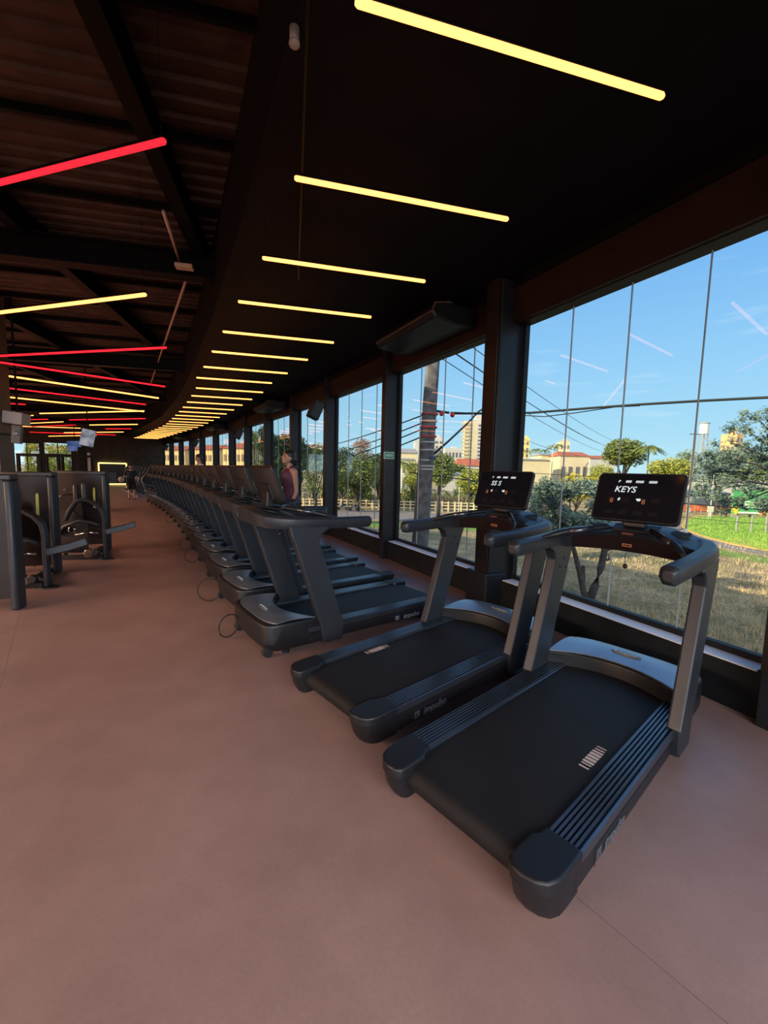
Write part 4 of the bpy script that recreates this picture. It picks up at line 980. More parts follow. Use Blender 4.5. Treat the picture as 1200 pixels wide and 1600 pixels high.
person(p, a, 1.78, 'woman with a dark ponytail and purple sleeveless top walking on a treadmill, looking up', 
       dict(lean=0.02, el_l=(0.02, 0.235, 1.12), wr_l=(0.12, 0.25, 0.90), el_r=(-0.03, -0.235, 1.13), wr_r=(0.10, -0.25, 0.90),
            kn_l=(0.14, 0.09, 0.52), an_l=(0.10, 0.09, 0.10), kn_r=(-0.02, -0.09, 0.50), an_r=(-0.36, -0.09, 0.24), pitch_r=R(38)),
       SKIN, mat('purple_sports_top', (0.075, 0.022, 0.065), 0.6), mat('black_leggings', (0.012, 0.013, 0.025), 0.6), mat('white_pink_shoes', (0.65, 0.55, 0.60), 0.5), HAIR, True, True, sleeve=0, headpitch=R(16))
p, a = on_tread(9, 1.12)
person(p, a, 1.88, 'short-haired person in a white t-shirt on a far treadmill, head bowed a little',
       dict(lean=0.05, el_l=(-0.06, 0.25, 1.14), wr_l=(0.14, 0.22, 1.02), el_r=(-0.02, -0.25, 1.14), wr_r=(0.18, -0.22, 1.04),
            kn_l=(0.16, 0.09, 0.52), an_l=(0.08, 0.09, 0.09), kn_r=(0.0, -0.09, 0.50), an_r=(-0.25, -0.09, 0.16), pitch_r=R(25)),
       SKIN2, mat('white_shirt', (0.72, 0.70, 0.70), 0.8), mat('dark_shorts', (0.02, 0.02, 0.03), 0.7), M_RUBBER, HAIR2, False, False, sleeve=0.6, shorts=True, headpitch=R(-12), vox=0.014)
p = onz(206, 780.5, 0)
mb = person((p.x, p.y, 0), math.atan2(-p.y, -p.x), 1.70, 'person in navy top and black shorts standing in the aisle with a pale ball',
       dict(lean=0.0, el_l=(-0.02, 0.27, 1.13), wr_l=(0.05, 0.28, 0.88), el_r=(-0.02, -0.29, 1.15), wr_r=(0.14, -0.36, 1.02),
            kn_l=(0.02, 0.11, 0.50), an_l=(0.0, 0.13, 0.085), kn_r=(0.02, -0.10, 0.50), an_r=(0.0, -0.12, 0.085)),
       SKIN2, mat('navy_shirt', (0.015, 0.018, 0.035), 0.8), mat('black_shorts', (0.010, 0.010, 0.012), 0.8), M_RUBBER, HAIR, False, False, mask=True, sleeve=0.6, shorts=True, vox=0.016)
bm = bmesh.new(); rz_ = math.atan2(-p.y, -p.x); c, s = math.cos(rz_), math.sin(rz_); lx, ly = 0.20, -0.40
ellips(bm, (p.x + c*lx - s*ly, p.y + s*lx + c*ly, 0.99), (0.14, 0.14, 0.14), None, 20, 12)
tag(finish('exercise_ball', bm, mat('pale_grey_ball', (0.40, 0.36, 0.33), 0.5, 0, 0, 1, 0.3, 8), None, 0, True), 'pale round ball held by the masked person in the aisle', 'ball')
# ------------------------------------------------------------------ outside
GZ = -4.5
bm = bmesh.new(); strip(bm, 0.02, 0.24, GZ - 0.2, -0.25); tag(finish('wall_foundation', bm, M_WALL), kind='structure')
def ground_material():
    mt = bpy.data.materials.new('dry_grass_ground'); mt.use_nodes = True
    t = mt.node_tree; b = t.nodes['Principled BSDF']; b.inputs['Roughness'].default_value = 0.9; b.inputs['Specular IOR Level'].default_value = 0.1
    g = N(t, 'ShaderNodeNewGeometry')
    n = N(t, 'ShaderNodeTexNoise'); n.inputs['Scale'].default_value = 0.35; n.inputs['Detail'].default_value = 10; n.inputs['Roughness'].default_value = 0.7
    mpp = N(t, 'ShaderNodeMapping'); mpp.inputs['Scale'].default_value = (1, 1, 1); t.links.new(g.outputs['Position'], mpp.inputs[0]); t.links.new(mpp.outputs[0], n.inputs['Vector'])
    r = N(t, 'ShaderNodeValToRGB'); e0, e1 = r.color_ramp.elements
    e0.position = 0.30; e0.color = (0.17, 0.18, 0.07, 1); e1.position = 0.66; e1.color = (0.72, 0.52, 0.30, 1)
    e = r.color_ramp.elements.new(0.5); e.color = (0.42, 0.33, 0.18, 1)
    t.links.new(n.outputs['Fac'], r.inputs[0])
    n2 = N(t, 'ShaderNodeTexNoise'); n2.inputs['Scale'].default_value = 5; n2.inputs['Detail'].default_value = 8; t.links.new(g.outputs['Position'], n2.inputs['Vector'])
    mm = N(t, 'ShaderNodeMixRGB', blend_type='OVERLAY'); mm.inputs[0].default_value = 1.0
    t.links.new(r.outputs[0], mm.inputs[1]); t.links.new(n2.outputs['Fac'], mm.inputs[2]); t.links.new(mm.outputs[0], b.inputs['Base Color'])
    bp = N(t, 'ShaderNodeBump'); bp.inputs['Strength'].default_value = 1.0; bp.inputs['Distance'].default_value = 0.25
    t.links.new(n2.outputs['Fac'], bp.inputs['Height']); t.links.new(bp.outputs[0], b.inputs['Normal'])
    return mt
bm = bmesh.new(); bm.faces.new([bm.verts.new(v) for v in ((-900, -200, GZ), (900, -200, GZ), (900, 1500, GZ), (-900, 1500, GZ))])
tag(finish('ground', bm, ground_material()), kind='structure')
def gpoly(name, pix, z, m, label=None, cat=None, kind='structure', th=0.02):
    bm = bmesh.new(); prism(bm, [onz(x, y, z) for x, y in pix], (0, 0, th)); return tag(finish(name, bm, m), label, cat, None, kind)
M_ASPH = mat('grey_asphalt', (0.24, 0.21, 0.20), 0.85, 0, 0.2, 20, 0.15, 3)
M_VERGE = mat('yellow_green_verge', (0.16, 0.28, 0.035), 0.9, 0, 0.4, 6, 0.3, 1.5)
M_KERB = mat('yellow_kerb_paint', (0.62, 0.42, 0.10), 0.7)
gpoly('road', [(300, 794), (300, 800), (520, 809), (780, 819), (960, 826), (1060, 845), (1240, 875), (1240, 858), (1085, 825), (1040, 812), (960, 803), (780, 806), (520, 796)], GZ + 0.01, M_ASPH)
gpoly('road_verge', [(380, 803), (380, 812), (520, 822), (760, 830), (900, 836), (1060, 855), (1240, 890), (1240, 878), (1060, 848), (960, 829), (780, 822), (520, 812)], GZ + 0.02, M_VERGE)
island = [(1068, 822), (1072, 815), (1090, 808), (1140, 807), (1240, 812), (1240, 862), (1190, 857), (1140, 848), (1100, 838), (1080, 830)]
gpoly('kerb', [(1064, 822), (1069, 813.5), (1090, 806), (1140, 805.4), (1240, 810), (1240, 866), (1190, 860), (1140, 850.5), (1100, 840), (1077, 831.5)], GZ + 0.02, M_KERB, th=0.12)
gpoly('grass_island', island, GZ + 0.06, mat('bright_green_grass', (0.20, 0.38, 0.045), 0.9, 0, 0.5, 8, 0.35, 2.5), th=0.14)
gpoly('sand_lot', [(1060, 790), (1060, 797), (1140, 800), (1240, 803), (1240, 792)], GZ + 0.03, mat('sandy_lot', (0.50, 0.36, 0.24), 0.9, 0, 0.3, 5, 0.15))
# tufts of dry grass on the shaded slope near the building
rr = random.Random(11)
def blades(name, n, region, hmin, hmax, m, z0, label):
    vs, fs = [], []
    for _ in range(n):
        x, y = region(rr); h = rr.uniform(hmin, hmax); a = rr.uniform(0, math.pi); w_ = rr.uniform(0.01, 0.035) * (h / 0.3) ; lx, ly = rr.uniform(-0.5, 0.5) * h, rr.uniform(-0.5, 0.5) * h
        i = len(vs); dx, dy = math.cos(a)*w_, math.sin(a)*w_
        vs += [(x-dx, y-dy, z0), (x+dx, y+dy, z0), (x+lx, y+ly, z0+h)]; fs.append((i, i+1, i+2))
    me = bpy.data.meshes.new(name); me.from_pydata(vs, [], fs); me.materials.append(m); o = bpy.data.objects.new(name, me); COL.objects.link(o)
    return tag(o, label, 'grass', None, 'stuff')
def reg_near(r_):
    while True:
        px = r_.uniform(560, 1230); py = r_.uniform(838, 1060); q = onz(px, py, GZ)
        if (q - Vector((0, 0, GZ))).length > 6: return q.x, q.y
blades('dry_grass', 30000, reg_near, 0.08, 0.34, mat('dry_straw_blades', (0.70, 0.55, 0.34), 0.9, 0, 0, 1, 0, 0.8, col2=(0.20, 0.21, 0.10)), GZ, 'dry straw-coloured grass covering the shaded slope outside the windows')
def reg_isl(r_):
    while True:
        px = r_.uniform(1075, 1235); py = r_.uniform(809, 862)
        if py < 830 + (px - 1080) * 0.26 and py > 806: q = onz(px, py, GZ + 0.2); return q.x, q.y
blades('island_grass', 9000, reg_isl, 0.10, 0.35, mat('green_blades', (0.22, 0.42, 0.05), 0.8, 0, 0, 1, 0, 1, col2=(0.40, 0.55, 0.10)), GZ + 0.19, 'bright green tufts of grass growing on the traffic island')

# ---- trees
LEAFS = {}
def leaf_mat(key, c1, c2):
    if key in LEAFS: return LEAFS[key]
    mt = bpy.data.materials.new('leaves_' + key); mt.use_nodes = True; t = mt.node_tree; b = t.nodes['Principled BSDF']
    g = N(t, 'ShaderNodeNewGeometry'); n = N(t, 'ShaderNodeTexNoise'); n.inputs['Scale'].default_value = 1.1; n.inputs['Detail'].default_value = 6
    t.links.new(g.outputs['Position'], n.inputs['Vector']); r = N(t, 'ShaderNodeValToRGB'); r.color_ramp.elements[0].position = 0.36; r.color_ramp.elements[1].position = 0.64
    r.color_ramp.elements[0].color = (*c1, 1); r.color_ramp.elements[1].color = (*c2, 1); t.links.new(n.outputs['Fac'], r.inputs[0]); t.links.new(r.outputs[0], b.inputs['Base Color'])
    b.inputs['Roughness'].default_value = 0.6; b.inputs['Specular IOR Level'].default_value = 0.25
    b.inputs['Transmission Weight'].default_value = 0.0
    LEAFS[key] = mt; return mt
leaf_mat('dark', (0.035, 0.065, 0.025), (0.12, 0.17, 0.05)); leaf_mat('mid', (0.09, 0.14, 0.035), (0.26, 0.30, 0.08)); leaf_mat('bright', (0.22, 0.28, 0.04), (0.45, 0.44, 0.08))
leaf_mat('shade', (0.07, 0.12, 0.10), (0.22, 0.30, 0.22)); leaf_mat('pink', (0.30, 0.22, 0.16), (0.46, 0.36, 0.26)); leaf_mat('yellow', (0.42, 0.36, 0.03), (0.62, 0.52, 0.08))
M_BARK = mat('grey_brown_bark', (0.07, 0.062, 0.06), 0.9, 0, 0.6, 12, 0.3)
def foliage(clusters, n, s, m, parent, rr_, density=0.75):
    vs, fs = [], []; tot = sum(r_**2 for _, r_ in clusters)
    for c, r_ in clusters:
        for _ in range(max(8, int(n * r_**2 / tot))):
            z = rr_.uniform(-1, 1); a = rr_.uniform(0, 2*math.pi); q = math.sqrt(1 - z*z); k = r_ * (density + (1 - density) * rr_.random()) if rr_.random() < 0.85 else r_ * rr_.random()
            P = c + Vector((q*math.cos(a), q*math.sin(a), z*0.8)) * k
            u = Vector((rr_.gauss(0, 1), rr_.gauss(0, 1), rr_.gauss(0, 1))).normalized(); v = u.orthogonal().normalized(); ss = s * rr_.uniform(0.6, 1.4)
            i = len(vs); vs += [P - u*ss, P + v*ss*0.55, P + u*ss, P - v*ss*0.55]; fs.append((i, i+1, i+2, i+3))
    me = bpy.data.meshes.new('foliage'); me.from_pydata([tuple(v) for v in vs], [], fs); me.materials.append(m)
    o = bpy.data.objects.new('foliage', me); COL.objects.link(o); o.parent = parent
    return tag(o, kind='stuff')
def tree(px, ytop, wpx, Y, key, label, n=1400, seed=0, ybot=None, z0=GZ, dens=0.7, group='trees outside the windows', ls=None):
    rr_ = random.Random(seed + px); top = at(px, ytop, Y); w_ = wpx * Y / FPX
    e = empty('tree', (top.x, top.y, z0), 0, label, 'tree', group)
    Ht = top.z - z0; n = int(n * 1.9); cb = Ht * 0.35 if ybot is None else at(px, ybot, Y).z - z0
    cl = []
    for k in range(24):
        a = rr_.uniform(0, 2*math.pi); q = math.sqrt(rr_.random()); zz = rr_.random(); prof = math.sin(math.pi * (0.15 + 0.75 * zz)) ** 0.7
        r_ = w_ * rr_.uniform(0.18, 0.30)
        rz_ = min(r_, (Ht - cb) * 0.42)
        cl.append((Vector((math.cos(a)*q*w_*0.36*prof, math.sin(a)*q*w_*0.36*prof, cb + rz_ + (Ht - cb - 1.8*rz_) * zz)), rz_ if rz_ < r_ else r_))
    bm = bmesh.new(); r0 = max(0.08, Ht * 0.022); mid = (cb + Ht) / 2
    tube(bm, [(0, 0, 0), (rr_.uniform(-.2, .2), 0, cb * 0.6), (rr_.uniform(-.3, .3), 0, mid)], [r0 * 1.3, r0, r0 * 0.5], 8)
    for c, r_ in cl[:7]: tube(bm, [(0, 0, cb * 0.75), (c.x*0.6, c.y*0.6, (cb*0.8 + c.z)/2 + 0.1), c], [r0*0.6, r0*0.4, r0*0.15], 6)
    finish('trunk', bm, M_BARK, e, 0, True)
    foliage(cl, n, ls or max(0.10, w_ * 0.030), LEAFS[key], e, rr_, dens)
    return e
def palm(px, ytop, Y, span, label, key='mid', nf=16, group='palms outside the windows', z0=GZ):
    rr_ = random.Random(px); top = at(px, ytop, Y); Ht = top.z - z0 - span * 0.25; e = empty('palm_tree', (top.x, top.y, z0), 0, label, 'palm tree', group)
    bm = bmesh.new(); tube(bm, [(0, 0, 0), (0.1, 0, Ht*0.5), (0, 0, Ht)], [0.16, 0.12, 0.11], 8); finish('trunk', bm, M_BARK, e, 0, True)
    for k in range(nf):
        a = 2*math.pi*k/nf + rr_.uniform(-.2, .2); up = rr_.uniform(0.0, 1.0); L = span * rr_.uniform(0.42, 0.55); pts = []
        for j in range(6):
            q = j/5; pts.append(Vector((math.cos(a)*L*q, math.sin(a)*L*q, Ht + L*(up*q*1.1 - (0.6 + up*0.6)*q*q))))
        bm = bmesh.new(); sd_ = Vector((-math.sin(a), math.cos(a), 0))
        for j in range(5):
            for s_ in (-1, 1):
                for h_ in (0.0, 0.5):
                    P = pts[j].lerp(pts[j+1], h_); Q = pts[j].lerp(pts[j+1], h_ + 0.42); ww = L*0.26*math.sin(math.pi*(0.12 + 0.8*(j+h_)/5))
                    bm.faces.new([bm.verts.new(P), bm.verts.new(Q), bm.verts.new(Q + sd_*s_*ww + Vector((0, 0, -ww*0.45)) + (Q-P)*0.4)])
        tube(bm, pts, [0.03, 0.028, 0.024, 0.018, 0.012, 0.006], 5)
        finish('frond', bm, LEAFS[key], e)
    return e
tree(600 - 148, 668, 74, 46, 'dark', 'dark leafy tree seen right behind the woman on the treadmill', 3800, 1, 770)
tree(492, 690, 48, 60, 'mid', 'green tree between the woman and the first loudspeaker column', 2600, 2, 778)
tree(535, 690, 50, 70, 'dark', 'dark green tree left in the bay of the four overhead wires', 2600, 3, 782)
tree(568, 684, 44, 86, 'pink', 'bare pinkish-brown tree above the green ones left of the exit sign', 1400, 4, 740)
tree(560, 708, 66, 64, 'mid', 'broad green tree in front of the pinkish bare one', 3000, 5, 780)
tree(592, 706, 36, 74, 'dark', 'dark tree just left of the column with the exit sign', 1800, 6, 770)
tree(418, 660, 40, 44, 'dark', 'dark tree seen through the third window beyond the woman', 2600, 7, 770)
tree(398, 672, 34, 60, 'mid', 'green tree seen through the fourth window beyond the woman', 1800, 8, 775)
tree(688, 706, 52, 56, 'mid', 'leafy tree immediately right of the big utility pole', 2800, 9, 765)
tree(648, 716, 40, 70, 'bright', 'light green tree behind the left edge of the utility pole', 1800, 10, 775)
tree(738, 730, 52, 72, 'bright', 'bright green tree left of the heavy main column', 2400, 11, 778)
tree(710, 722, 60, 110, 'mid', 'low green trees in front of the red-roofed house', 1400, 12, 760)
tree(978, 684, 74, 92, 'mid', 'wide spreading tree left of the tall fan palm', 3200, 13, 735)
tree(1046, 712, 62, 74, 'bright', 'rounded bright green tree right of the tall fan palm', 3000, 14, 765)
tree(1076, 692, 44, 88, 'mid', 'green tree beneath the white water tower', 1800, 15, 760)
tree(905, 738, 62, 58, 'yellow', 'yellow-green bush between the two treadmill screens', 1800, 16, 790)
tree(940, 722, 50, 84, 'bright', 'pale green tree above the left edge of the KEYS screen', 1500, 17, 770)
tree(1130, 690, 70, 70, 'shade', 'grey-green tree behind the overhanging branches at right', 2600, 18, 765)
tree(1185, 700, 60, 66, 'mid', 'green tree at the right window edge above the green billboard', 2000, 19, 770)
tree(858, 752, 60, 30, 'shade', 'low grey-green shrub tree between the second treadmill screen and main trunk tree', 2600, 20, 850)
for k, (x, y, w_, Y_, lab) in enumerate(((48, 690, 34, 52, 'leafy tree behind the left pane of the far end window'), (78, 686, 40, 60, 'leafy tree behind the middle of the far end window'), (104, 692, 34, 56, 'leafy tree behind the right side of the far end window'))):
    tree(x, y, w_, Y_, 'bright', lab, 1500, 30 + k, 745)
# the shaded tree in front of the slope, with two visible trunks and a stump
def near_tree():
    Y = 20.0; base = at(922, 935, Y); e = empty('tree', (base.x, base.y, GZ), 0, 'shaded grey-green tree with two bare trunks just outside, between the two treadmill screens', 'tree', 'trees outside the windows')
    def L(px, py, dy=0.0): v = at(px, py, Y + dy); return Vector((v.x - base.x, v.y - base.y, v.z - GZ))
    for pts, r_ in (([L(922, 945), L(912, 925), L(906, 895), L(899, 868), L(893, 845), L(880, 815)], [0.20, 0.15, 0.13, 0.11, 0.09, 0.05]),
                    ([L(918, 945), L(930, 915), L(938, 890), L(944, 865), L(945, 845), L(935, 810)], [0.22, 0.19, 0.17, 0.15, 0.12, 0.06]),
                    ([L(915, 940), L(911, 915), L(911, 890), L(912, 884)], [0.13, 0.11, 0.10, 0.07])):
        bm = bmesh.new(); tube(bm, pts, r_, 10); finish('trunk', bm, M_BARK, e, 0, True)
    for pts in ([L(944, 875), L(952, 874), L(951, 866)], [L(943, 862), L(953, 858), L(957, 852)]):
        bm = bmesh.new(); tube(bm, pts, [0.09, 0.07, 0.03], 8); finish('branch', bm, M_BARK, e, 0, True)
    rr_ = random.Random(5); cl = []
    for k in range(46):
        px = rr_.uniform(838, 950); py = rr_.uniform(752, 832); cl.append((L(px, py, rr_.uniform(-1.6, 1.6)), rr_.uniform(0.35, 0.62)))
    for c, r_ in cl[:14]:
        bm = bmesh.new(); s0 = L(938, 835) if c.x > 0 else L(890, 838); tube(bm, [s0, s0.lerp(c, 0.5) + Vector((0, 0, 0.15)), c], [0.05, 0.035, 0.012], 6); finish('branch', bm, M_BARK, e, 0, True)
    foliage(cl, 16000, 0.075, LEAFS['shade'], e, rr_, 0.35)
near_tree()
def right_tree():
    Y = 26.0; base = at(1290, 900, Y); e = empty('tree', (base.x, base.y, GZ), 0, 'sparse tree whose dark branches overhang the green billboard from the right', 'tree', 'trees outside the windows')
    def L(px, py, dy=0.0): v = at(px, py, Y + dy); return Vector((v.x - base.x, v.y - base.y, v.z - GZ))
    bm = bmesh.new(); tube(bm, [L(1290, 958), L(1280, 850), L(1262, 770)], [0.3, 0.24, 0.18], 10); finish('trunk', bm, M_BARK, e, 0, True)
    rr_ = random.Random(9); tips = [(1150, 660), (1180, 650), (1112, 712), (1095, 735), (1135, 740), (1160, 705), (1190, 690), (1120, 765), (1165, 775), (1195, 740), (1085, 760), (1145, 790), (1200, 800), (1175, 725), (1140, 690), (1210, 660)]
    cl = []
    for x, y in tips:
        a, b = L(1262, 770), L(x, y, rr_.uniform(-2, 2)); m_ = a.lerp(b, 0.55) + Vector((0, 0, 0.5)); bm = bmesh.new(); tube(bm, [a, m_, b], [0.10, 0.055, 0.015], 7); finish('branch', bm, M_BARK, e, 0, True)
        for q in range(4):
            cl.append((b + Vector((rr_.uniform(-0.9, 0.9), rr_.uniform(-0.9, 0.9), rr_.uniform(-0.5, 0.6))), rr_.uniform(0.35, 0.6))); cl.append((m_.lerp(b, rr_.random()) + Vector((rr_.uniform(-.4, .4), 0, rr_.uniform(-.3, .4))), 0.35))
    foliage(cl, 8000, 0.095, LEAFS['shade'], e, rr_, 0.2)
right_tree()
palm(1015, 688, 84, 6.0, 'tall fan palm standing above the other trees left of the water tower', 'mid', 20)
palm(625, 712, 62, 4.2, 'small yellow-green palm left of the utility pole', 'bright', 16)
palm(593, 706, 90, 4.0, 'palm top peeking over the trees left of the exit sign column', 'mid', 14)
for k, (x, y, Y_, s_) in enumerate(((824, 700, 190, 6), (838, 697, 200, 7), (851, 699, 185, 6), (864, 692, 170, 6.5), (872, 690, 180, 6))):
    palm(x, y, Y_, s_, 'distant palm on the skyline, %s from the left between main column and white houses' % ORD[k], 'mid', 12, 'distant palms on the skyline')

# ---- buildings
CONC = mat('cream_render', (0.62, 0.55, 0.38), 0.85, 0, 0, 1, 0.08, 0.2); PALE = mat('pale_yellow_wall', (0.70, 0.62, 0.40), 0.85, 0, 0, 1, 0.06, 0.3); GREYW = mat('white_grey_wall', (0.58, 0.58, 0.55), 0.85, 0, 0, 1, 0.06, 0.3)
OCHRE = mat('ochre_wall', (0.66, 0.52, 0.22), 0.85); ORG = mat('orange_wall', (0.72, 0.42, 0.20), 0.85); REDR = mat('red_tile_roof', (0.45, 0.13, 0.07), 0.85, 0, 0.3, 6, 0.2, 1.0); WIN = mat('dark_window_glass', (0.12, 0.13, 0.14), 0.3); GRYR = mat('grey_sheet_roof', (0.34, 0.33, 0.32), 0.6)
def building(x0, x1, ytop, Y, depth, m, label, rz=0.0, rows=0, cols=0, roof=None, name='building', ybot=None, group=None, rh=None, z0=GZ, winm=None):
    a = at(x0, ytop, Y); b = at(x1, ytop, Y); w_ = (b - a).length; c = (a + b) / 2; Hh = a.z - z0
    e = empty(name, (c.x, c.y + depth/2, z0), rz, label, 'building', group)
    bm = bmesh.new(); box(bm, (0, 0, Hh/2), (w_, depth, Hh)); finish('walls', bm, m, e)
    if roof:
        h_ = rh or Hh * 0.12; bm = bmesh.new(); o_ = 0.4
        loft(bm, [[(-w_/2-o_, -depth/2-o_, Hh), (w_/2+o_, -depth/2-o_, Hh), (w_/2+o_, depth/2+o_, Hh), (-w_/2-o_, depth/2+o_, Hh)], [(-w_/2+w_*0.04, 0, Hh+h_), (w_/2-w_*0.04, 0, Hh+h_), (w_/2-w_*0.04, 0.05, Hh+h_), (-w_/2+w_*0.04, 0.05, Hh+h_)]]); finish('roof', bm, roof, e)
    else:
        bm = bmesh.new(); box(bm, (w_*0.1, 0, Hh + Hh*0.03), (w_*0.3, depth*0.4, Hh*0.06)); finish('roof_house', bm, m, e)
    for r_ in range(rows):
        for q in range(cols):
            bm = bmesh.new(); box(bm, (-w_/2 + w_*(q+0.5)/cols, -depth/2, Hh*(0.10 + 0.84*(r_+0.5)/rows)), (w_/cols*0.5, 0.3, Hh*0.84/rows*0.5)); finish('window', bm, winm or WIN, e)
    return e, w_, Hh
e, w_, Hh = building(746, 771, 656, 300, 9, GREYW, 'tall apartment tower, left side coloured as sunlit, left of the main column', 0.0, 14, 3)
for r_ in range(14):
    bm = bmesh.new(); box(bm, (-w_/2 - 8.4, -5.0, Hh*(0.12 + 0.84*(r_+0.5)/14)), (5.6, 1.2, Hh*0.03)); finish('balcony', bm, CONC, e)
bm = bmesh.new(); prism(bm, [(-w_/2, -4.5, 0), (-w_/2, 4.5, 0), (-w_/2 - 8.3, 2.5, 0), (-w_/2 - 8.3, -4.7, 0)], (0, 0, Hh*0.98)); finish('sunlit_side', bm, PALE, e)  # pale yellow paints sunlight onto the left side of the grey tower
bm = bmesh.new(); box(bm, (-3.5, 0, Hh*1.04), (6, 5, Hh*0.08)); finish('lift_tower', bm, GREYW, e)
building(817, 830, 684, 380, 10, OCHRE, 'small ochre tower block on the skyline right of the main column', R(-14), 6, 2)
building(878, 892, 689, 320, 9, CONC, 'small beige tower block above the white houses', R(-10), 5, 3)
building(674, 692, 683, 260, 9, GREYW, 'grey apartment block just right of the utility pole', 0, 8, 3)
building(648, 662, 689, 250, 8, GREYW, 'white tower block just left of the utility pole', 0, 0, 0)
building(695, 722, 700, 280, 10, GREYW, 'low white block between the grey block and the tall tower', 0, 3, 5)
building(1149, 1161, 677, 230, 9, ORG, 'narrow orange tower block behind the overhanging branches', R(10), 7, 2)
building(803, 860, 718, 118, 10, PALE, 'long pale yellow wall building right of the main column', 0, 0, 0, GRYR, rh=0.5)
building(846, 884, 711, 135, 10, PALE, 'pale building above the long yellow wall', 0, 1, 4, GRYR, rh=0.8)
building(878, 922, 712, 125, 10, CONC, 'cream building with a red tile roof above the bush', R(-4), 1, 4, REDR, rh=1.4)
building(922, 962, 716, 150, 10, GREYW, 'white house left of the wide spreading tree', 0, 1, 3, REDR, rh=1.2)
building(716, 752, 727, 118, 8, GREYW, 'house with a bright red tile roof left of the main column', 0, 1, 3, REDR, rh=2.0)
building(690, 752, 741, 86, 8, GREYW, 'plain white wall building below the red-roofed house', 0, 0, 0, GRYR, rh=0.4)
building(615, 652, 707, 130, 9, PALE, 'pale house with a flat roof left of the utility pole', 0, 1, 4, GRYR, rh=1.5)
building(628, 648, 718, 112, 8, GREYW, 'white house with two dark window bands left of the pole', 0, 2, 3, GRYR, rh=0.5)
building(1078, 1240, 746, 112, 12, GREYW, 'long white low building behind the orange barrier', 0, 0, 0, GRYR, rh=0.8)
building(1086, 1142, 770, 92, 5, mat('dark_glass_front', (0.10, 0.13, 0.15), 0.3), 'dark glazed shop front behind the orange barrier', 0, 0, 0, GRYR, rh=0.4)  # front in one dark blue-grey
building(775, 812, 700, 420, 14, CONC, 'hazy cream block low on the skyline behind the main column', 0, 2, 5)
# long apartment blocks seen through the far windows
for k, (x0, x1, yt, Y_, lab) in enumerate(((352, 400, 700, 92, 'yellow apartment block with red roof, nearest of the three seen through the far windows'), (300, 348, 702, 104, 'yellow apartment block with red roof, middle one seen through the far windows'), (256, 298, 703, 116, 'yellow apartment block with red roof, farthest one seen through the far windows'))):
    building(x0, x1, yt, Y_, 8, mat('yellow_apartment_wall', (0.85, 0.66, 0.32), 0.85), lab, R(-16), 3, 6, REDR, rh=1.4, group='yellow apartment blocks behind the far windows', winm=mat('brown_window', (0.30, 0.20, 0.12), 0.4))
# water tower
p = at(1101, 662, 250); e = empty('water_tower', (p.x, p.y, GZ), 0, 'white water tank on a thin lattice tower above the trees', 'water tower'); Hh = p.z - GZ
bm = bmesh.new(); tube(bm, [(0, 0, Hh - 6.0), (0, 0, Hh)], 2.3, 18); finish('tank', bm, mat('white_tank', (0.75, 0.73, 0.68), 0.6), e, 0, 'auto')
bm = bmesh.new(); tube(bm, [(0, 0, Hh), (0, 0, Hh + 0.4)], 2.8, 18); finish('tank_rim', bm, GRYR, e)
for sx in (-1, 1):
    for sy in (-1, 1):
        bm = bmesh.new(); tube(bm, [(sx*2, sy*2, 0), (sx*1.5, sy*1.5, Hh - 6)], 0.25, 6); finish('leg', bm, GRYR, e)
for k in range(6):
    z = (Hh - 6) * k / 6
    bm = bmesh.new(); tube(bm, [(-1.9, -1.9, z), (1.7, -1.7, z + (Hh-6)/6)], 0.15, 5); tube(bm, [(1.9, -1.9, z), (-1.7, -1.7, z + (Hh-6)/6)], 0.15, 5); finish('brace', bm, GRYR, e)
# ---- the big utility pole, its lamp arm and the overhead wires
M_POLE = mat('weathered_concrete', (0.16, 0.155, 0.16), 0.9, 0, 0.5, 12, 0.35, 5)
PY = 12.5
pb = at(655, 868, PY); pt = at(678, 540, PY); dv = (pt - pb).normalized(); base = pb + dv * ((GZ - pb.z) / dv.z); topp = pt + dv * 0.9
e = empty('utility_pole', base, 0, 'thick weathered concrete utility pole close outside the window with red insulator bands', 'utility pole')
bm = bmesh.new(); rows = []
for k in range(9):
    q = k / 8; c = (topp - base) * q; w_ = 0.28 - 0.10 * q; rows.append([(c.x + a*w_, c.y + b*w_*0.8, c.z) for a, b in rrect(2, 2, 0.5, 3)])
loft(bm, rows); finish('shaft', bm, M_POLE, e, 0, 'auto')
def band(px, py, w_, h_, m_, nm='band'):
    q = at(px, py, PY) - base; bm = bmesh.new(); r_ = w_; rows = [[(q.x + a*r_, q.y + b*r_*0.8, q.z + z_) for a, b in rrect(2, 2, 0.6, 3)] for z_ in (-h_/2, h_/2)]; loft(bm, rows); finish(nm, bm, m_, e)
M_REDI = mat('red_insulator', (0.50, 0.06, 0.06), 0.5); M_GALV = mat('galvanised_band', (0.45, 0.46, 0.47), 0.45, 0.5)
for y_, m_ in ((647, M_REDI), (668, M_REDI), (682, M_REDI), (658, M_GALV), (691, M_GALV), (719, M_GALV), (728, M_GALV), (733, M_GALV), (703, M_GALV)):
    band(672 - (y_ - 640) * 0.075, y_, 0.245 if m_ is M_REDI else 0.235, 0.045, m_, 'insulator_band' if m_ is M_REDI else 'steel_band')
def rel(px, py, Y=PY): return at(px, py, Y) - base
for (x0, y0, x1, y1) in ((673, 641, 702, 645), (668, 640, 681, 638)):
    bm = bmesh.new(); tube(bm, [rel(x0, y0), rel(x1, y1)], 0.035, 8); finish('bracket', bm, M_PLASTIC, e)
for x, y in ((690, 646), (707, 648)):
    bm = bmesh.new(); ellips(bm, rel(x, y), (0.07, 0.07, 0.08)); finish('insulator', bm, M_REDI, e, 0, True)
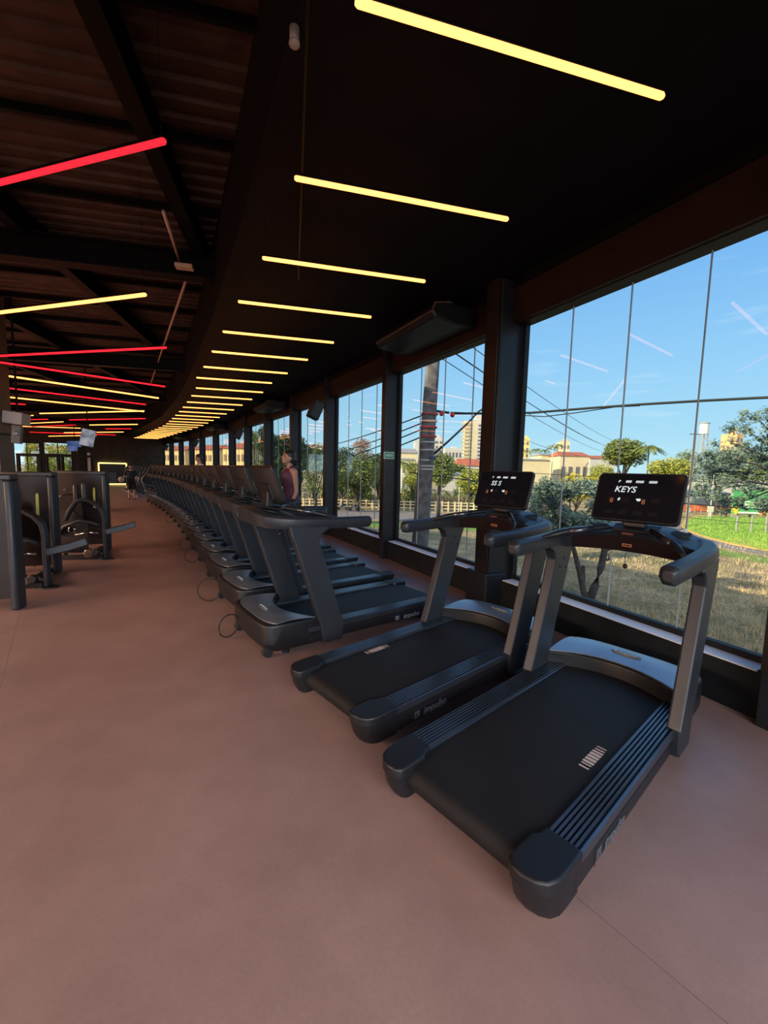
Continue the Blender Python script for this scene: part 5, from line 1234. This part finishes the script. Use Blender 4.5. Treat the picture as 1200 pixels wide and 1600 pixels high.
p0 = at(674, 712, PY); e = empty('street_lamp', p0, 0, 'street lamp on a long curved arm fixed to the thick utility pole', 'street lamp')
arm = [at(676, 711, PY) - p0, at(700, 690, PY) - p0, at(730, 662, PY + 0.3) - p0, at(748, 643, PY + 0.4) - p0, at(756, 638, PY + 0.5) - p0, at(764, 636, PY + 0.5) - p0]
bm = bmesh.new(); tube(bm, arm, [0.035, 0.032, 0.03, 0.028, 0.026, 0.03], 8); finish('arm', bm, M_FRAMEGR, e, 0, True)
bm = bmesh.new(); c = at(769, 633.5, PY + 0.5) - p0; ellips(bm, c, (0.17, 0.09, 0.045), Matrix.Rotation(R(-12), 3, 'Y')); finish('lamp_head', bm, M_FRAMEGR, e, 0, True)
bm = bmesh.new(); box(bm, at(676, 716, PY - 0.2) - p0, (0.16, 0.14, 0.12)); finish('mounting_box', bm, mat('blue_grey_box', (0.05, 0.08, 0.16), 0.5), e, 0.01)
def wire(pts, r_, label, sag=0.0, m_=None, group='overhead wires'):
    P = [Vector(p_) for p_ in pts]
    if len(P) == 2:
        P = [P[0].lerp(P[1], k/14) - Vector((0, 0, sag * 4 * (k/14) * (1 - k/14))) for k in range(15)]
    bm = bmesh.new(); tube(bm, P, r_, 6); return tag(finish('overhead_wire', bm, m_ or M_CABLE, None, 0, True), label, 'wire', group)
M_CABLE = mat('black_cable', (0.02, 0.028, 0.03), 0.6)
pp = [at(x, y, Y_) for x, y, Y_ in ((704, 646, 12.5), (760, 646, 12.5), (830, 645, 12.3), (880, 641, 12), (930, 637, 11.7), (1000, 632, 11.2), (1100, 626, 10.6), (1200, 621, 10), (1330, 612, 9))]
wire(pp, 0.034, 'thickest black cable crossing the sky from the pole to the right edge')
pp = [at(x, y, Y_) for x, y, Y_ in ((704, 644, 12.7), (800, 648, 12.6), (850, 651, 12.4), (900, 645, 12.0), (960, 636, 11.6), (1000, 634, 11.3))]
wire(pp, 0.014, 'thin cable twisting around the thickest black cable near the main column')
for k, (a_, b_) in enumerate((((700, 545, 12), (972, 703, 60)), ((712, 552, 12), (965, 700, 60)), ((735, 540, 12), (985, 696, 60)), ((690, 560, 12), (958, 708, 60)))):
    wire([at(*a_), at(*b_)], 0.012 if k else 0.014, 'slanting wire descending to the right across the main column, %s of the four' % ORD[k], 0.6)
for k, (a_, b_) in enumerate((((668, 646, 12.5), (470, 702, 34)), ((667, 658, 12.5), (470, 718, 34)), ((666, 668, 12.5), (470, 730, 34)), ((665, 680, 12.5), (470, 742, 34)))):
    wire([at(*a_), at(*b_)], 0.020, 'wire running left from the pole behind the exit sign column, %s from the top' % ORD[k], 0.25)
for k, (a_, b_, r_, lab) in enumerate((((640, 738, 13), (1330, 805, 14), 0.020, 'lower dark cable passing behind both treadmill screens'), ((640, 725, 14), (1330, 757, 15), 0.010, 'thin cable just above the tops of the treadmill screens'),
                                       ((640, 760, 14), (1330, 828, 15), 0.009, 'lowest thin cable crossing the grass island'), ((690, 728, 13), (860, 790, 14), 0.012, 'short sagging cable right of the pole over the white wall'))):
    wire([at(*a_), at(*b_)], r_, lab, 0.15)
wire([at(800, 678, 40), at(905, 712, 60)], 0.02, 'thin distant wire right of the main column', 0.3)
# street lights and slim poles in the distance
def slim_pole(name, x, ytop, ybot, Y, r_, m_, label, cat='pole'):
    a = at(x, ytop, Y); e = empty(name, (a.x, a.y, GZ), 0, label, cat)
    bm = bmesh.new(); tube(bm, [(0, 0, 0), (0, 0, a.z - GZ)], [r_*1.15, r_*0.85], 10); finish('shaft', bm, m_, e, 0, 'auto'); return e, a.z - GZ
e, h_ = slim_pole('concrete_pole', 1087, 672, 825, 52, 0.16, mat('pale_concrete', (0.55, 0.45, 0.34), 0.9), 'pale concrete pole standing on the tip of the grass island')
for z in (2.2, 3.6): bm = bmesh.new(); box(bm, (0, -0.16, z), (0.36, 0.1, 0.5)); finish('notice', bm, GREYW, e)
bm = bmesh.new(); tube(bm, [(-0.7, 0, h_ - 0.5), (0.7, 0, h_ - 0.5)], 0.05, 6); finish('cross_arm', bm, M_BARK, e)
e, h_ = slim_pole('street_light', 864, 700, 745, 120, 0.12, GREYW, 'distant street light with a curved arm right of the ochre tower', 'street light')
bm = bmesh.new(); tube(bm, [(0, 0, h_), (1.2, 0, h_ + 1.6), (2.6, 0, h_ + 2.2), (3.2, 0, h_ + 2.2)], 0.10, 6); finish('arm', bm, GREYW, e)
for x, yt, Y_, lab in ((1116, 738, 66, 'slim pale post right of the concrete pole'), (779, 700, 120, 'slim pale post beside the main column'), (625.5, 735, 63, 'thin post in front of the small palm'), (718, 760, 63, 'thin grey post in front of the white wall')):
    slim_pole('thin_post', x, yt, 0, Y_, 0.07, GREYW, lab, 'post')
# small white sign, barrier, billboard, slatted panel
p = onz(1108, 812, GZ); e = empty('road_sign', (p.x, p.y, GZ), 0, 'small blank white road sign in front of the orange barrier', 'sign'); k_ = p.y / FPX
for sx in (-1, 1): bm = bmesh.new(); tube(bm, [(sx*2*k_, 0, 0), (sx*2*k_, 0, 13*k_)], 0.05, 6); finish('post', bm, GREYW, e)
bm = bmesh.new(); box(bm, (0, -0.05, 17*k_), (10*k_, 0.04, 10*k_)); finish('plate', bm, mat('cream_sign', (0.75, 0.72, 0.60), 0.5), e)
a = onz(1064, 800, GZ); b = onz(1146, 801, GZ)
e = empty('barrier', a, 0, 'long orange safety mesh barrier beyond the grass island', 'barrier'); hB = 1.25
bm = bmesh.new(); box(bm, ((b.x-a.x)/2, (b.y-a.y)/2, hB*0.6), ((b-a).length, 0.06, hB*0.9), rz=math.atan2(b.y-a.y, b.x-a.x)); finish('mesh', bm, mat('orange_mesh', (0.78, 0.22, 0.08), 0.8, 0, 0, 1, 0.25, 1.5), e)
for k in range(9):
    c = (b - a) * (k/8); bm = bmesh.new(); tube(bm, [(c.x, c.y, 0), (c.x, c.y, hB*1.1)], 0.05, 6); finish('post', bm, GREYW, e)
Yb = 47.0; c0_ = at(1149, 765, Yb); c1_ = at(1236, 775, Yb); zb = at(1149, 803, Yb).z
e = empty('billboard', ((c0_.x+c1_.x)/2, Yb, GZ), R(-4), 'green roadside billboard with white lettering and yellow fruit shapes on steel posts', 'billboard'); bw = c1_.x - c0_.x; bh = c0_.z - zb; zc = (c0_.z + zb)/2 - GZ
bm = bmesh.new(); box(bm, (0, 0, zc), (bw, 0.15, bh)); panel = finish('panel', bm, mat('billboard_green', (0.045, 0.36, 0.13), 0.6, 0, 0, 1, 0.0, 1, col2=(0.16, 0.50, 0.16)), e)
for k in range(4): bm = bmesh.new(); tube(bm, [(-bw/2 + bw*(k+0.5)/4, 0.1, 0), (-bw/2 + bw*(k+0.5)/4, 0.1, zc)], 0.09, 8); finish('post', bm, GRYR, e)
text('lettering', "LET'S", bh*0.42, M_WHITE, panel, (-bw*0.20, -0.09, zc - bh*0.13), (R(90), 0, 0), 0.01, 0.1, bold=0.02)
for k, (x, z) in enumerate(((-0.47, -0.30), (-0.43, -0.42), (-0.40, -0.2), (0.05, -0.36), (0.12, -0.44), (0.0, -0.45))):
    bm = bmesh.new(); ellips(bm, (bw*x, -0.09, zc + bh*z), (bw*0.035, 0.03, bh*0.12)); finish('fruit_shape', bm, mat('mango_yellow' if k < 3 else 'mango_orange', (0.80, 0.62, 0.06) if k < 3 else (0.80, 0.35, 0.06), 0.6), panel, 0, True)
bm = bmesh.new(); box(bm, (0, -0.09, zc - bh*0.44), (bw*0.9, 0.02, bh*0.07)); finish('pale_stripe', bm, M_WHITE, panel)
p = onz(1147, 810, GZ); e = empty('slatted_panel', (p.x, p.y, GZ), 0, 'tall narrow grey slatted panel left of the green billboard', 'panel'); k_ = p.y / FPX
bm = bmesh.new()
for q in range(12): box(bm, (0, 0, (3 + 3.7*q)*k_), (8*k_, 0.06, 2.1*k_))
for sx in (-1, 1): box(bm, (sx*4*k_, 0.05, 24*k_), (0.08, 0.06, 48*k_))
finish('slats', bm, mat('lilac_grey_slats', (0.42, 0.38, 0.42), 0.6), e)
# fence along the road
a = onz(300, 789, GZ); b = onz(760, 801, GZ)
e = empty('fence', a, 0, 'long pale yellow concrete rail fence along the road', 'fence'); d = b - a; L_ = d.length; rz_ = math.atan2(d.y, d.x); M_FEN = mat('cream_fence_paint', (0.80, 0.70, 0.45), 0.8)
for z in (0.45, 0.95, 1.4): bm = bmesh.new(); box(bm, (d.x/2, d.y/2, z), (L_, 0.10, 0.14), rz=rz_); finish('rail', bm, M_FEN, e)
for k in range(48): bm = bmesh.new(); c = d * (k/47); box(bm, (c.x, c.y, 0.8), (0.22, 0.22, 1.6), rz=rz_); finish('post', bm, M_FEN, e)
a2 = onz(300, 787, GZ); b2 = onz(770, 797, GZ)
def reg_v(r_): q = a2.lerp(b2, r_.random()); return q.x, q.y + r_.uniform(0.5, 9)
blades('dry_brush', 5000, reg_v, 0.8, 2.4, mat('brown_brush', (0.36, 0.26, 0.17), 0.9, 0, 0, 1, 0, 1, col2=(0.30, 0.30, 0.14)), GZ, 'dry brown brush growing behind the pale fence')
rr_ = random.Random(21); hs = []
for k in range(46):
    q = at(rr_.uniform(505, 780), rr_.uniform(752, 775), rr_.uniform(70, 84)); hs.append((Vector((q.x, q.y, GZ + rr_.uniform(0.6, 2.2))), rr_.uniform(1.0, 2.0)))
hedge = foliage(hs, 9000, 0.22, LEAFS['mid'], None, rr_, 0.6); hedge.name = 'hedge'; tag(hedge, 'low tangled green hedge behind the pale rail fence', 'hedge', None, 'stuff')
# motorcyclist on the road and a seated person by the island
def motor(px, py, label, withp=True):
    p_ = onz(px, py, GZ + 0.02); e = empty('motorcycle', p_, R(180), label, 'motorcycle')
    for x in (-0.65, 0.65):
        bm = bmesh.new(); tube(bm, [(x, -0.06, 0.31), (x, 0.06, 0.31)], 0.31, 20); finish('wheel', bm, M_RUBBER, e)
    bm = bmesh.new(); tube(bm, [(-0.65, 0, 0.35), (-0.2, 0, 0.6), (0.3, 0, 0.75), (0.65, 0, 0.35)], [0.06, 0.14, 0.15, 0.05], 8); finish('frame', bm, mat('blue_grey_paint', (0.16, 0.22, 0.34), 0.4), e, 0, True)
    bm = bmesh.new(); box(bm, (-0.3, 0, 0.82), (0.7, 0.24, 0.12)); finish('saddle', bm, M_RUBBER, e, 0.03)
    bm = bmesh.new(); tube(bm, [(0.45, -0.33, 1.05), (0.50, 0, 0.95), (0.45, 0.33, 1.05)], 0.02, 6); finish('handlebar', bm, M_CHROME, e)
    return p_
p_ = motor(536, 797.5, 'motorcycle ridden along the road by the person in blue'); motor(554, 798.5, 'parked motorcycle on the road right of the rider')
person((p_.x, p_.y, GZ + 0.02), R(180), 1.72, 'person in a blue jacket riding a motorcycle on the road outside',
       dict(lean=0.10, el_l=(0.20, 0.25, 1.16), wr_l=(0.40, 0.28, 1.06), el_r=(0.20, -0.25, 1.16), wr_r=(0.40, -0.28, 1.06), kn_l=(0.34, 0.20, 0.72), an_l=(0.16, 0.18, 0.36), kn_r=(0.34, -0.20, 0.72), an_r=(0.16, -0.18, 0.36)),
       SKIN, mat('blue_jacket', (0.05, 0.10, 0.30), 0.7), mat('dark_shorts', (0.02, 0.02, 0.03), 0.7), M_RUBBER, mat('red_brown_helmet', (0.25, 0.07, 0.05), 0.4), sleeve=1.0, vox=0.03)
p_ = onz(1134, 810, GZ + 0.2)
person((p_.x, p_.y, GZ + 0.2), R(-90), 1.65, 'person in dark clothes standing at the back of the grass island',
       dict(lean=0.0, el_l=(0.0, 0.25, 1.13), wr_l=(0.05, 0.24, 0.90), el_r=(0.0, -0.25, 1.13), wr_r=(0.05, -0.24, 0.90), kn_l=(0.02, 0.10, 0.5), an_l=(0, 0.11, 0.09), kn_r=(0.02, -0.10, 0.5), an_r=(0, -0.11, 0.09)),
       SKIN, mat('grey_violet_shirt', (0.12, 0.10, 0.20), 0.8), mat('dark_shorts', (0.02, 0.02, 0.03), 0.7), M_RUBBER, HAIR, sleeve=0.8, vox=0.04)
